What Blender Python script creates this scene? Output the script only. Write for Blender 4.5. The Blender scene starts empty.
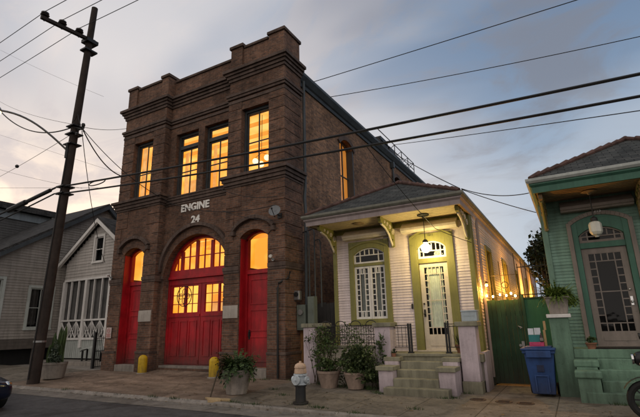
import bpy, bmesh, math, random
from math import sin, cos, pi, radians
from mathutils import Vector, Matrix
random.seed(7)
S = bpy.context.scene
C = S.collection
# ------------------------------------------------------------------ camera
F, PITCH, ROLL, YAW, CAMH = 438.465, 0.262628619, -0.0253316, 0.507954, 1.6
cd = bpy.data.cameras.new('camera'); cam = bpy.data.objects.new('camera', cd); C.objects.link(cam)
cd.sensor_width = 36; cd.lens = 36 * F / 640; cd.clip_end = 3000; cd.clip_start = .05
fw = Vector((-sin(YAW) * cos(PITCH), cos(YAW) * cos(PITCH), sin(PITCH)))
rt = Vector((cos(YAW), sin(YAW), 0)); up = rt.cross(fw)
r2 = rt * cos(ROLL) + up * sin(ROLL); u2 = -rt * sin(ROLL) + up * cos(ROLL)
M = Matrix((r2, u2, -fw)).transposed().to_4x4(); M.translation = (0, 0, CAMH)
cam.matrix_world = M; S.camera = cam
S.view_settings.view_transform = 'Standard'; S.view_settings.look = 'None'; S.view_settings.exposure = 0
S.render.engine = 'CYCLES'
S.cycles.use_denoising = True
S.cycles.max_bounces = 6; S.cycles.transparent_max_bounces = 12
S.cycles.sample_clamp_indirect = 3.0
S.cycles.caustics_reflective = False; S.cycles.caustics_refractive = False

# ------------------------------------------------------------------ materials
def nt(name):
    m = bpy.data.materials.new(name); m.use_nodes = True
    t = m.node_tree; b = t.nodes['Principled BSDF']
    return m, t, b
def nd(t, k, **kw):
    n = t.nodes.new(k)
    for a, v in kw.items(): setattr(n, a, v)
    return n
def ramp(t, fac, stops):
    r = nd(t, 'ShaderNodeValToRGB'); e = r.color_ramp.elements
    while len(e) < len(stops): e.new(.5)
    for q, (p, c) in zip(e, stops): q.position = p; q.color = (*c, 1)
    t.links.new(fac, r.inputs[0]); return r.outputs[0]
def mixc(t, a, b, fac, mode='MIX'):
    m = nd(t, 'ShaderNodeMix', data_type='RGBA', blend_type=mode)
    for s, v in ((m.inputs[6], a), (m.inputs[7], b), (m.inputs[0], fac)):
        if hasattr(v, 'links'): t.links.new(v, s)
        elif isinstance(v, (int, float)): s.default_value = v
        else: s.default_value = (*v, 1)
    return m.outputs[2]
def noise(t, vec, sc, det=4, rough=.55, dist=0):
    n = nd(t, 'ShaderNodeTexNoise'); n.inputs['Scale'].default_value = sc
    n.inputs['Detail'].default_value = det; n.inputs['Roughness'].default_value = rough
    n.inputs['Distortion'].default_value = dist
    if vec: t.links.new(vec, n.inputs['Vector'])
    return n.outputs['Fac']
def geo_pos(t): return nd(t, 'ShaderNodeNewGeometry').outputs['Position']
def bump(t, b, h, st, dist=.02):
    n = nd(t, 'ShaderNodeBump'); n.inputs['Strength'].default_value = st; n.inputs['Distance'].default_value = dist
    t.links.new(h, n.inputs['Height']); t.links.new(n.outputs[0], b.inputs['Normal'])
def obj_co(t): return nd(t, 'ShaderNodeTexCoord').outputs['Object']
def sc(c, k): return tuple(min(1, x * k) for x in c)
def streaks(t, co, x=3.0, z=.35):
    mp = nd(t, 'ShaderNodeMapping'); mp.inputs['Scale'].default_value = (x, x, z); t.links.new(co, mp.inputs[0])
    return noise(t, mp.outputs[0], 2.2, 5, .65)
def pm(name, base, rough=.75, var=.25, ns=3.0, bs=.15, bn=40., metal=0, dirt=.25, spec=.4, isl=0, wear=.3):
    m, t, b = nt(name); co = obj_co(t)
    n1 = noise(t, co, ns, 5, .6); n2 = streaks(t, co)
    c = ramp(t, n1, [(.3, sc(base, 1 - var)), (.7, sc(base, 1 + var))])
    d = ramp(t, n2, [(.42, (1, 1, 1)), (.75, (1 - dirt,) * 3)])
    c = mixc(t, c, d, 1.0, 'MULTIPLY')
    if wear:
        n3 = noise(t, co, 14, 6, .75, .3)
        c = mixc(t, c, ramp(t, n3, [(.30, (1 + wear * .5,) * 3), (.42, (1, 1, 1)), (.58, (1, 1, 1)), (.74, (1 - wear * 1.3,) * 3)]), 1.0, 'MULTIPLY')
    if isl:
        g_ = nd(t, 'ShaderNodeNewGeometry')
        c = mixc(t, c, ramp(t, g_.outputs['Random Per Island'], [(0, (1 - isl,) * 3), (1, (1 + isl,) * 3)]), 1.0, 'MULTIPLY')
    t.links.new(c, b.inputs['Base Color'])
    b.inputs['Roughness'].default_value = rough; b.inputs['Metallic'].default_value = metal
    b.inputs['Specular IOR Level'].default_value = spec
    if bs: bump(t, b, noise(t, co, bn, 3), bs, .01)
    return m
def brick(name, c1, c2, mortar, var=.5, dark=.45, k=1.0):
    m, t, b = nt(name)
    g = nd(t, 'ShaderNodeNewGeometry'); sp = nd(t, 'ShaderNodeSeparateXYZ'); t.links.new(g.outputs['Position'], sp.inputs[0])
    sn = nd(t, 'ShaderNodeSeparateXYZ'); t.links.new(g.outputs['True Normal'], sn.inputs[0])
    ab = nd(t, 'ShaderNodeMath', operation='ABSOLUTE'); t.links.new(sn.outputs[0], ab.inputs[0])
    gt = nd(t, 'ShaderNodeMath', operation='GREATER_THAN'); t.links.new(ab.outputs[0], gt.inputs[0]); gt.inputs[1].default_value = .6
    mx = nd(t, 'ShaderNodeMix', data_type='FLOAT'); t.links.new(gt.outputs[0], mx.inputs[0]); t.links.new(sp.outputs[0], mx.inputs[2]); t.links.new(sp.outputs[1], mx.inputs[3])
    cb = nd(t, 'ShaderNodeCombineXYZ'); t.links.new(mx.outputs[0], cb.inputs[0]); t.links.new(sp.outputs[2], cb.inputs[1])
    wob = nd(t, 'ShaderNodeTexNoise'); wob.inputs['Scale'].default_value = 1.3
    br = nd(t, 'ShaderNodeTexBrick'); t.links.new(cb.outputs[0], br.inputs['Vector'])
    br.inputs['Scale'].default_value = 1; br.inputs['Brick Width'].default_value = .215; br.inputs['Row Height'].default_value = .072
    br.inputs['Mortar Size'].default_value = .0095; br.inputs['Mortar Smooth'].default_value = .3; br.inputs['Bias'].default_value = -.15
    br.inputs['Color1'].default_value = (*c1, 1); br.inputs['Color2'].default_value = (*c2, 1); br.inputs['Mortar'].default_value = (*mortar, 1)
    big = noise(t, g.outputs['Position'], .55, 6, .65, .4); fine = noise(t, g.outputs['Position'], 9, 5, .7)
    mpp = nd(t, 'ShaderNodeMapping'); mpp.inputs['Scale'].default_value = (1.6, 1.6, .22); t.links.new(g.outputs['Position'], mpp.inputs[0])
    st = noise(t, mpp.outputs[0], 1.7, 6, .7)
    w = ramp(t, big, [(.3, (1 - dark,) * 3), (.68, (1.25, 1.2, 1.15))])
    w2 = ramp(t, fine, [(.25, (1 - var * .6,) * 3), (.75, (1 + var * .5,) * 3)])
    w3 = ramp(t, st, [(.4, (1.05, 1.03, 1.0)), (.72, (.58, .58, .6))])
    c = mixc(t, br.outputs['Color'], w, 1.0, 'MULTIPLY'); c = mixc(t, c, w2, 1.0, 'MULTIPLY'); c = mixc(t, c, w3, .85, 'MULTIPLY')
    t.links.new(c, b.inputs['Base Color']); b.inputs['Roughness'].default_value = .9; b.inputs['Specular IOR Level'].default_value = .2
    inv = nd(t, 'ShaderNodeMath', operation='MULTIPLY_ADD'); t.links.new(br.outputs['Fac'], inv.inputs[0]); inv.inputs[1].default_value = -.8; t.links.new(fine, inv.inputs[2])
    bump(t, b, inv.outputs[0], .7, .012)
    return m
def emis(name, c1, c2, st, ns=.8, lo=.35, hi=.7):
    m, t, b = nt(name); n = noise(t, geo_pos(t), ns, 2)
    c = ramp(t, n, [(lo, c1), (hi, c2)])
    b.inputs['Base Color'].default_value = (*sc(c2, .5), 1); b.inputs['Roughness'].default_value = .9
    t.links.new(c, b.inputs['Emission Color']); b.inputs['Emission Strength'].default_value = st
    return m
def glass(name, tint=(1, 1, 1), refl=.9, f0=.06):
    m, t, b = nt(name); t.nodes.remove(b)
    o = t.nodes['Material Output']; tr = nd(t, 'ShaderNodeBsdfTransparent'); tr.inputs[0].default_value = (*tint, 1)
    gl = nd(t, 'ShaderNodeBsdfGlossy'); gl.inputs['Roughness'].default_value = .03; gl.inputs[0].default_value = (refl, refl, refl, 1)
    lw = nd(t, 'ShaderNodeLayerWeight'); lw.inputs[0].default_value = .5
    pw_ = nd(t, 'ShaderNodeMath', operation='POWER'); t.links.new(lw.outputs['Facing'], pw_.inputs[0]); pw_.inputs[1].default_value = 4.0
    ma = nd(t, 'ShaderNodeMath', operation='MULTIPLY_ADD'); t.links.new(pw_.outputs[0], ma.inputs[0]); ma.inputs[1].default_value = .8; ma.inputs[2].default_value = f0
    bp = nd(t, 'ShaderNodeBump'); bp.inputs['Strength'].default_value = .06; bp.inputs['Distance'].default_value = .05
    t.links.new(noise(t, geo_pos(t), 2.5, 2), bp.inputs['Height']); t.links.new(bp.outputs[0], gl.inputs['Normal'])
    mx = nd(t, 'ShaderNodeMixShader'); t.links.new(ma.outputs[0], mx.inputs[0]); t.links.new(tr.outputs[0], mx.inputs[1]); t.links.new(gl.outputs[0], mx.inputs[2])
    t.links.new(mx.outputs[0], o.inputs[0]); return m
def leafm(name, c1, c2, rough=.55):
    m, t, b = nt(name); g = nd(t, 'ShaderNodeNewGeometry')
    c = ramp(t, g.outputs['Random Per Island'], [(0, c1), (1, c2)])
    n = noise(t, g.outputs['Position'], 4, 3)
    c = mixc(t, c, ramp(t, n, [(.3, (.45, .45, .45)), (.7, (1.25, 1.25, 1.2))]), 1., 'MULTIPLY')
    t.links.new(c, b.inputs['Base Color']); b.inputs['Roughness'].default_value = rough; b.inputs['Specular IOR Level'].default_value = .25
    return m
def shingle(name, c1, c2):
    m, t, b = nt(name); g = nd(t, 'ShaderNodeNewGeometry'); sp = nd(t, 'ShaderNodeSeparateXYZ'); t.links.new(g.outputs['Position'], sp.inputs[0])
    sn = nd(t, 'ShaderNodeSeparateXYZ'); t.links.new(g.outputs['True Normal'], sn.inputs[0])
    ab = nd(t, 'ShaderNodeMath', operation='ABSOLUTE'); t.links.new(sn.outputs[0], ab.inputs[0])
    gt = nd(t, 'ShaderNodeMath', operation='GREATER_THAN'); t.links.new(ab.outputs[0], gt.inputs[0]); gt.inputs[1].default_value = .3
    mx = nd(t, 'ShaderNodeMix', data_type='FLOAT'); t.links.new(gt.outputs[0], mx.inputs[0]); t.links.new(sp.outputs[0], mx.inputs[2]); t.links.new(sp.outputs[1], mx.inputs[3])
    cb = nd(t, 'ShaderNodeCombineXYZ'); t.links.new(mx.outputs[0], cb.inputs[0]); t.links.new(sp.outputs[2], cb.inputs[1])
    br = nd(t, 'ShaderNodeTexBrick'); t.links.new(cb.outputs[0], br.inputs['Vector']); br.inputs['Scale'].default_value = 1
    br.inputs['Brick Width'].default_value = .3; br.inputs['Row Height'].default_value = .075; br.inputs['Mortar Size'].default_value = .008
    br.inputs['Color1'].default_value = (*c1, 1); br.inputs['Color2'].default_value = (*c2, 1); br.inputs['Mortar'].default_value = (.012, .012, .012, 1)
    n = noise(t, g.outputs['Position'], 2.5, 5, .7)
    c = mixc(t, br.outputs['Color'], ramp(t, n, [(.3, (.5, .5, .5)), (.7, (1.4, 1.4, 1.4))]), 1., 'MULTIPLY')
    t.links.new(c, b.inputs['Base Color']); b.inputs['Roughness'].default_value = .95; b.inputs['Specular IOR Level'].default_value = .15
    bump(t, b, br.outputs['Fac'], -.8, .02); return m
def ground(name, base, kind):
    m, t, b = nt(name); p = geo_pos(t)
    n1 = noise(t, p, .35, 6, .65, .6); n2 = noise(t, p, 2.6, 6, .7, .3); n3 = noise(t, p, 60, 3, .7)
    c = ramp(t, n1, [(.28, sc(base, .62)), (.5, base), (.72, sc(base, 1.32))])
    c = mixc(t, c, ramp(t, n2, [(.32, (.62, .61, .6)), (.55, (1, 1, 1)), (.75, (1.15, 1.13, 1.1))]), .85, 'MULTIPLY')
    c = mixc(t, c, ramp(t, n3, [(.3, (.72, .72, .72)), (.7, (1.25, 1.25, 1.25))]), .8, 'MULTIPLY')
    n4 = noise(t, p, 11, 5, .75, .2); c = mixc(t, c, ramp(t, n4, [(.30, (.70, .69, .68)), (.5, (1, 1, 1)), (.72, (1.3, 1.28, 1.25))]), .9, 'MULTIPLY')
    v0 = noise(t, p, .9, 3, .5, 1.2); c = mixc(t, c, ramp(t, v0, [(.54, (1, 1, 1)), (.62, (.62, .61, .60))]), .8, 'MULTIPLY')
    h = n4
    if kind == 'slab':
        # expansion joints and cracks
        sp = nd(t, 'ShaderNodeSeparateXYZ'); t.links.new(p, sp.inputs[0])
        br = nd(t, 'ShaderNodeTexBrick', offset=0.0); mp = nd(t, 'ShaderNodeMapping'); mp.inputs['Location'].default_value = (.55, .55, 0); t.links.new(p, mp.inputs[0])
        t.links.new(mp.outputs[0], br.inputs['Vector']); br.inputs['Scale'].default_value = 1; br.inputs['Brick Width'].default_value = 1.25; br.inputs['Row Height'].default_value = 1.25
        br.inputs['Mortar Size'].default_value = .014; br.inputs['Mortar Smooth'].default_value = .3
        br.inputs['Color1'].default_value = (1, 1, 1, 1); br.inputs['Color2'].default_value = (.8, .79, .77, 1); br.inputs['Mortar'].default_value = (.34, .33, .3, 1)
        c = mixc(t, c, br.outputs['Color'], .9, 'MULTIPLY')
    if kind in ('slab', 'road', 'apron'):
        wv = nd(t, 'ShaderNodeTexVoronoi', feature='DISTANCE_TO_EDGE'); wv.inputs['Scale'].default_value = .45 if kind != 'road' else .32
        ds = nd(t, 'ShaderNodeMix', data_type='VECTOR'); ds.inputs[0].default_value = .35
        nn = nd(t, 'ShaderNodeTexNoise'); nn.inputs['Scale'].default_value = 1.7; nn.inputs['Detail'].default_value = 5; t.links.new(p, nn.inputs['Vector'])
        t.links.new(p, ds.inputs[4]); t.links.new(nn.outputs['Color'], ds.inputs[5]); t.links.new(ds.outputs[1], wv.inputs['Vector'])
        c = mixc(t, c, ramp(t, wv.outputs['Distance'], [(.0, (.45, .45, .42)), (.008, (1, 1, 1))]), .6, 'MULTIPLY')
    if kind == 'apron':
        mp = nd(t, 'ShaderNodeMapping'); mp.inputs['Scale'].default_value = (.25, 1.4, 1); mp.inputs['Rotation'].default_value = (0, 0, .25); t.links.new(p, mp.inputs[0])
        c = mixc(t, c, ramp(t, noise(t, mp.outputs[0], 2.2, 4), [(.35, (.78, .74, .7)), (.65, (1.15, 1.12, 1.1))]), 1., 'MULTIPLY')
    t.links.new(c, b.inputs['Base Color']); b.inputs['Roughness'].default_value = .88; b.inputs['Specular IOR Level'].default_value = .3
    bump(t, b, h, .5, .012); return m

MAT = {}
def mk():
    m = MAT
    m['brick'] = brick('brown_brick', (.215, .116, .08), (.10, .064, .052), (.17, .138, .118), .65, .5)
    m['brick_side'] = brick('side_brick', (.36, .20, .12), (.14, .09, .07), (.25, .20, .16), .8, .5)
    m['stone'] = pm('brownstone_trim', (.105, .074, .062), .85, .35, 2, .5, 14, 0, .45, .3, 0, .5)
    m['white_stone'] = pm('white_plaque', (.42, .38, .34), .7, .12, 3, .1)
    m['red'] = pm('red_paint', (.39, .008, .015), .5, .28, 2.2, .06, 30, 0, .45, .4, 0, .45)
    m['red_dark'] = pm('red_paint_reveal', (.2, .006, .014), .6, .2, 3, .05)
    m['darkframe'] = pm('dark_window_paint', (.045, .05, .055), .6, .2, 4, .05)
    m['bluegray'] = pm('blue_grey_gutter', (.05, .06, .068), .55, .25, 2, .05)
    m['iron'] = pm('black_iron', (.014, .014, .015), .5, .3, 6, .1)
    m['letters'] = pm('white_letters', (.82, .80, .76), .6, .06, 5, 0, 30, 0, .1, .3, 0, .1)
    m['orange'] = emis('lit_upper_room', (.85, .26, .02), (1.0, .60, .14), 1.0, .9, .38, .62)
    m['orange_hi'] = emis('lit_upper_ceiling', (.98, .40, .05), (1.0, .66, .18), 1.02, .7, .4, .6)
    m['orange_g'] = emis('lit_ground_room', (.92, .33, .03), (1.0, .62, .12), 1.02, .8, .38, .62)
    m['globe_in'] = emis('room_globe', (1, .80, .42), (1, .86, .5), 1.9)
    m['curtain'] = emis('pale_curtain', (.80, .34, .07), (.98, .56, .20), .8, 3.0)  # curtains and cupboard emit the room light themselves
    m['amber_dim'] = emis('dim_amber_blind', (.55, .19, .03), (.75, .30, .05), .75)  # blind emits the glow of the lit side window
    m['dish_grey'] = pm('pale_dish_paint', (.15, .16, .17), .6, .15, 5, .05)
    m['beam'] = emis('room_beam', (.80, .30, .035), (.88, .40, .06), .9)  # beams and wall panels emit the room glow themselves
    m['glass'] = glass('window_glass')
    m['glass_lit'] = glass('lit_window_glass', (1, .97, .93), .7, .02)
    m['glass_dark'] = glass('dark_window_glass', (.6, .62, .64), .42, .05)
    m['glass_clear'] = glass('clear_door_glass', (.95, .97, .95), .4, .03)
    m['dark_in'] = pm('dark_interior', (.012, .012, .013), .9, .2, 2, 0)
    m['pink'] = pm('pink_clapboard_paint', (.66, .565, .55), .6, .08, 1.2, .06, 30, 0, .25, .4, .07)
    m['pink_wall'] = pm('pink_stucco', (.52, .44, .475), .85, .1, 2, .5, 22, 0, .3)
    m['olive'] = pm('olive_green_paint', (.20, .19, .055), .55, .12, 2, .05, 30, 0, .25)
    m['olive_grey'] = pm('olive_grey_step_paint', (.24, .228, .165), .75, .2, 1.6, .25, 24, 0, .45, .3, 0, .4)
    m['cream'] = pm('cream_paint', (.60, .53, .44), .55, .08, 2, .05, 30, 0, .2)
    m['fascia'] = pm('mauve_fascia_paint', (.34, .28, .275), .6, .12, 2, .05, 30, 0, .3)
    m['gutter_olive'] = pm('grey_gutter_paint', (.16, .16, .13), .5, .15, 3, .05, 30, 0, .35)
    m['white'] = pm('white_paint', (.68, .66, .64), .5, .06, 3, .04, 30, 0, .2)
    m['lace'] = pm('lace_curtain', (.62, .66, .58), .9, .12, 8, .3, 60)
    m['teal'] = pm('teal_clapboard_paint', (.165, .285, .225), .6, .12, 1.2, .06, 30, 0, .35, .4, .1)
    m['teal_dark'] = pm('teal_trim_paint', (.05, .15, .105), .5, .12, 2, .05, 30, 0, .3)
    m['teal_wall'] = pm('green_stucco', (.14, .235, .17), .85, .25, 1.2, .45, 22, 0, .5, .3, 0, .4)
    m['taupe'] = pm('taupe_trim_paint', (.235, .20, .175), .6, .1, 2, .05, 30, 0, .25)
    m['gutter_white'] = pm('white_gutter', (.42, .45, .43), .45, .1, 2, .05, 30, 0, .3)
    m['soffit'] = pm('varnished_soffit', (.30, .215, .125), .6, .3, 1.6, .06, 30, 0, .3)
    m['soffit_p'] = pm('cream_soffit', (.60, .49, .31), .65, .1, 1.6, .06, 30, 0, .2)
    m['slate'] = shingle('grey_slate_roof', (.085, .088, .085), (.05, .055, .055))
    m['darkroof'] = shingle('dark_shingle_roof', (.075, .072, .07), (.05, .049, .05))
    m['tile'] = pm('brown_ridge_tile', (.10, .055, .046), .85, .4, 5, .25, 30, 0, .4)
    m['grey_sid'] = pm('grey_clapboard_paint', (.285, .26, .235), .7, .1, 1.2, .06, 30, 0, .35, .4, .07)
    m['grey_sid2'] = pm('pale_grey_clapboard_paint', (.45, .42, .395), .7, .1, 1.2, .06, 30, 0, .3, .4, .05)
    m['grey_skirt'] = pm('brown_skirt_boards', (.10, .085, .075), .8, .2, 3, .1)
    m['blue_frieze'] = pm('blue_grey_frieze', (.22, .255, .28), .7, .08, 2, .05)
    m['screen'] = pm('dark_porch_screen', (.085, .082, .08), .7, .3, 1.5, .1)
    m['concrete'] = pm('old_concrete', (.24, .215, .19), .9, .25, 2.5, .35, 30, 0, .4)
    m['pot'] = pm('weathered_stone_pot', (.30, .265, .235), .9, .25, 5, .4, 25, 0, .45)
    m['clay'] = pm('terracotta', (.28, .13, .08), .85, .2, 5, .25, 30, 0, .3)
    m['clay_old'] = pm('dusty_clay_pot', (.27, .20, .16), .88, .25, 4, .3, 30, 0, .45)
    m['soil'] = pm('dark_soil', (.03, .022, .016), .95, .3, 20, .6, 60)
    m['yellow'] = pm('yellow_safety_paint', (.60, .39, .012), .55, .2, 4, .1, 30, 0, .5, .4, 0, .6)
    m['wood_pole'] = pm('creosote_pole_wood', (.034, .024, .02), .9, .35, 4, .4, 30, 0, .4)
    m['ceramic'] = pm('brown_insulator_glaze', (.035, .028, .027), .25, .2, 5, 0)
    m['wire'] = pm('cable_sheath', (.012, .012, .013), .6, .1, 5, 0)
    m['galv'] = pm('galvanized_steel', (.30, .30, .30), .45, .2, 6, .1, 30, .7, .3)
    m['box_green'] = pm('grey_green_cabinet_paint', (.14, .165, .14), .6, .15, 3, .06, 30, 0, .3)
    m['rust'] = pm('ochre_plaster', (.25, .125, .045), .9, .3, 3, .3, 30, 0, .45)  # brick tone with the warm alley glow put into its colour
    m['hyd_silver'] = pm('pale_blue_hydrant_paint', (.47, .52, .56), .5, .2, 6, .15, 30, .0, .4, .4, 0, .5)
    m['hyd_orange'] = pm('faded_orange_cap_paint', (.52, .36, .25), .6, .2, 6, .15, 30, 0, .4, .4, 0, .5)
    m['hyd_black'] = pm('black_hydrant_paint', (.016, .017, .018), .5, .3, 6, .15)
    m['bin'] = pm('blue_bin_plastic', (.02, .06, .19), .5, .2, 3, .1, 60, 0, .4, .4, 0, .4)
    m['bin_dark'] = pm('dark_bin_plastic', (.012, .02, .06), .5, .12, 3, .05)
    m['gate'] = pm('dark_green_boards', (.02, .055, .028), .7, .3, 2.2, .1, 30, 0, .5, .3, .18, .4)
    m['panel'] = pm('bright_green_panel', (.025, .115, .052), .65, .12, 1.5, .06, 30, 0, .3)
    m['leaf_dark'] = leafm('dark_leaf', (.018, .036, .012), (.06, .095, .03))
    m['leaf'] = leafm('leaf', (.03, .06, .018), (.10, .14, .045))
    m['leaf_mid'] = leafm('mid_leaf', (.022, .042, .014), (.085, .115, .04))
    m['leaf_fern'] = leafm('fern_leaf', (.05, .10, .015), (.17, .24, .045))
    m['leaf_tree'] = leafm('tree_leaf', (.012, .022, .012), (.04, .058, .026))
    m['leaf_blue'] = leafm('grey_green_leaf', (.03, .05, .035), (.12, .15, .11))
    m['stem'] = pm('plant_stem', (.06, .045, .03), .9, .3, 8, .2)
    m['flower'] = leafm('pink_flower', (.3, .05, .09), (.45, .12, .12))
    m['car_navy'] = pm('navy_car_paint', (.008, .012, .03), .18, .1, 1, 0, 30, .2, 0, .6)
    m['car_yellow'] = pm('pale_yellow_car_paint', (.56, .50, .22), .25, .05, 1, 0, 30, 0, 0, .6)
    m['rubber'] = pm('black_rubber', (.012, .012, .012), .8, .2, 8, .1)
    m['chrome'] = pm('chrome', (.6, .6, .6), .12, .05, 4, 0, 30, 1.0, 0)
    m['plastic_black'] = pm('black_plastic', (.012, .012, .013), .35, .2, 6, .05)
    m['lamp_lens'] = emis('clear_lens', (.5, .5, .5), (.6, .6, .6), 0.0)
    m['pend_on'] = emis('lit_lamp_globe', (1, .76, .30), (1, .79, .35), 135)
    m['milk'] = pm('milk_glass_shade', (.62, .62, .55), .3, .06, 6, 0)
    m['bulb'] = emis('warm_bulb', (1, .50, .10), (1, .55, .14), 70)
    m['street_lens'] = emis('street_lamp_lens', (1, .8, .4), (1, .85, .5), 3)
    m['light_blue'] = pm('pale_blue_box_paint', (.36, .42, .46), .5, .08, 5, .04, 30, 0, .15)
    m['card_white'] = pm('white_carton', (.52, .55, .60), .7, .06, 5, .05)
    m['card_teal'] = pm('teal_carton', (.03, .19, .19), .7, .1, 5, .05)
    m['pink_box'] = pm('pink_carton', (.48, .05, .13), .6, .15, 6, .05)
    m['tan'] = pm('tan_cardboard', (.42, .27, .13), .85, .15, 5, .1)
    m['bottle_d'] = pm('dark_bottle', (.03, .012, .012), .2, .2, 5, 0)
    m['doormat'] = pm('dark_doormat', (.015, .013, .012), .98, .3, 30, .6, 80)
    m['sign_white'] = pm('white_sign', (.5, .42, .40), .6, .05, 5, 0)
    m['sign_red'] = pm('red_sign_ink', (.38, .06, .05), .6, .05, 5, 0)
    m['black_ink'] = pm('black_ink', (.02, .02, .022), .7, .05, 5, 0)
    m['rusty_iron'] = pm('rusted_cover', (.04, .026, .02), .75, .35, 8, .4)
    m['tree_bark'] = pm('tree_bark', (.04, .032, .025), .95, .3, 5, .5)
    m['asphalt'] = ground('asphalt', (.072, .071, .073), 'road')
    m['slab'] = ground('sidewalk_concrete', (.18, .156, .126), 'slab')
    m['apronm'] = ground('apron_concrete', (.215, .168, .13), 'apron')
    m['gutterm'] = ground('gutter_concrete', (.19, .175, .155), 'plain')
    m['earth'] = ground('dry_earth', (.08, .068, .05), 'plain')
    m['kerb_paint'] = pm('worn_yellow_kerb_paint', (.40, .29, .16), .85, .25, 6, .2)
mk()
def grime(m, z0, z1, amt):
    t = m.node_tree; b = t.nodes['Principled BSDF']; l = b.inputs['Base Color'].links[0]; src = l.from_socket
    g = nd(t, 'ShaderNodeNewGeometry'); sp = nd(t, 'ShaderNodeSeparateXYZ'); t.links.new(g.outputs['Position'], sp.inputs[0])
    mpg = nd(t, 'ShaderNodeMapping'); mpg.inputs['Scale'].default_value = (4, 4, .8); t.links.new(g.outputs['Position'], mpg.inputs[0])
    n = noise(t, mpg.outputs[0], 3, 6, .7)
    a = nd(t, 'ShaderNodeMath', operation='MULTIPLY_ADD'); t.links.new(n, a.inputs[0]); a.inputs[1].default_value = -(z1 - z0) * 1.1; t.links.new(sp.outputs[2], a.inputs[2])
    r = nd(t, 'ShaderNodeMapRange'); t.links.new(a.outputs[0], r.inputs[0]); r.inputs[1].default_value = z0 - (z1 - z0) * .5; r.inputs[2].default_value = z1 - (z1 - z0) * .5; r.inputs[3].default_value = amt; r.inputs[4].default_value = 0
    c = mixc(t, src, (.045, .036, .03), r.outputs[0]); t.links.new(c, b.inputs['Base Color'])
for k_, z0_, z1_, a_ in (('red', .35, 1.3, .75), ('brick', .0, 1.0, .5), ('teal_wall', -.05, .6, .45), ('pink_wall', -.05, .5, .5), ('olive_grey', -.05, .5, .35), ('gate', 0, .8, .6), ('bin', 0, .4, .5), ('yellow', .1, .45, .6), ('hyd_black', 0, .2, .5), ('white_stone', 1.8, 2.3, .25)): grime(MAT[k_], z0_, z1_, a_)

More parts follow.
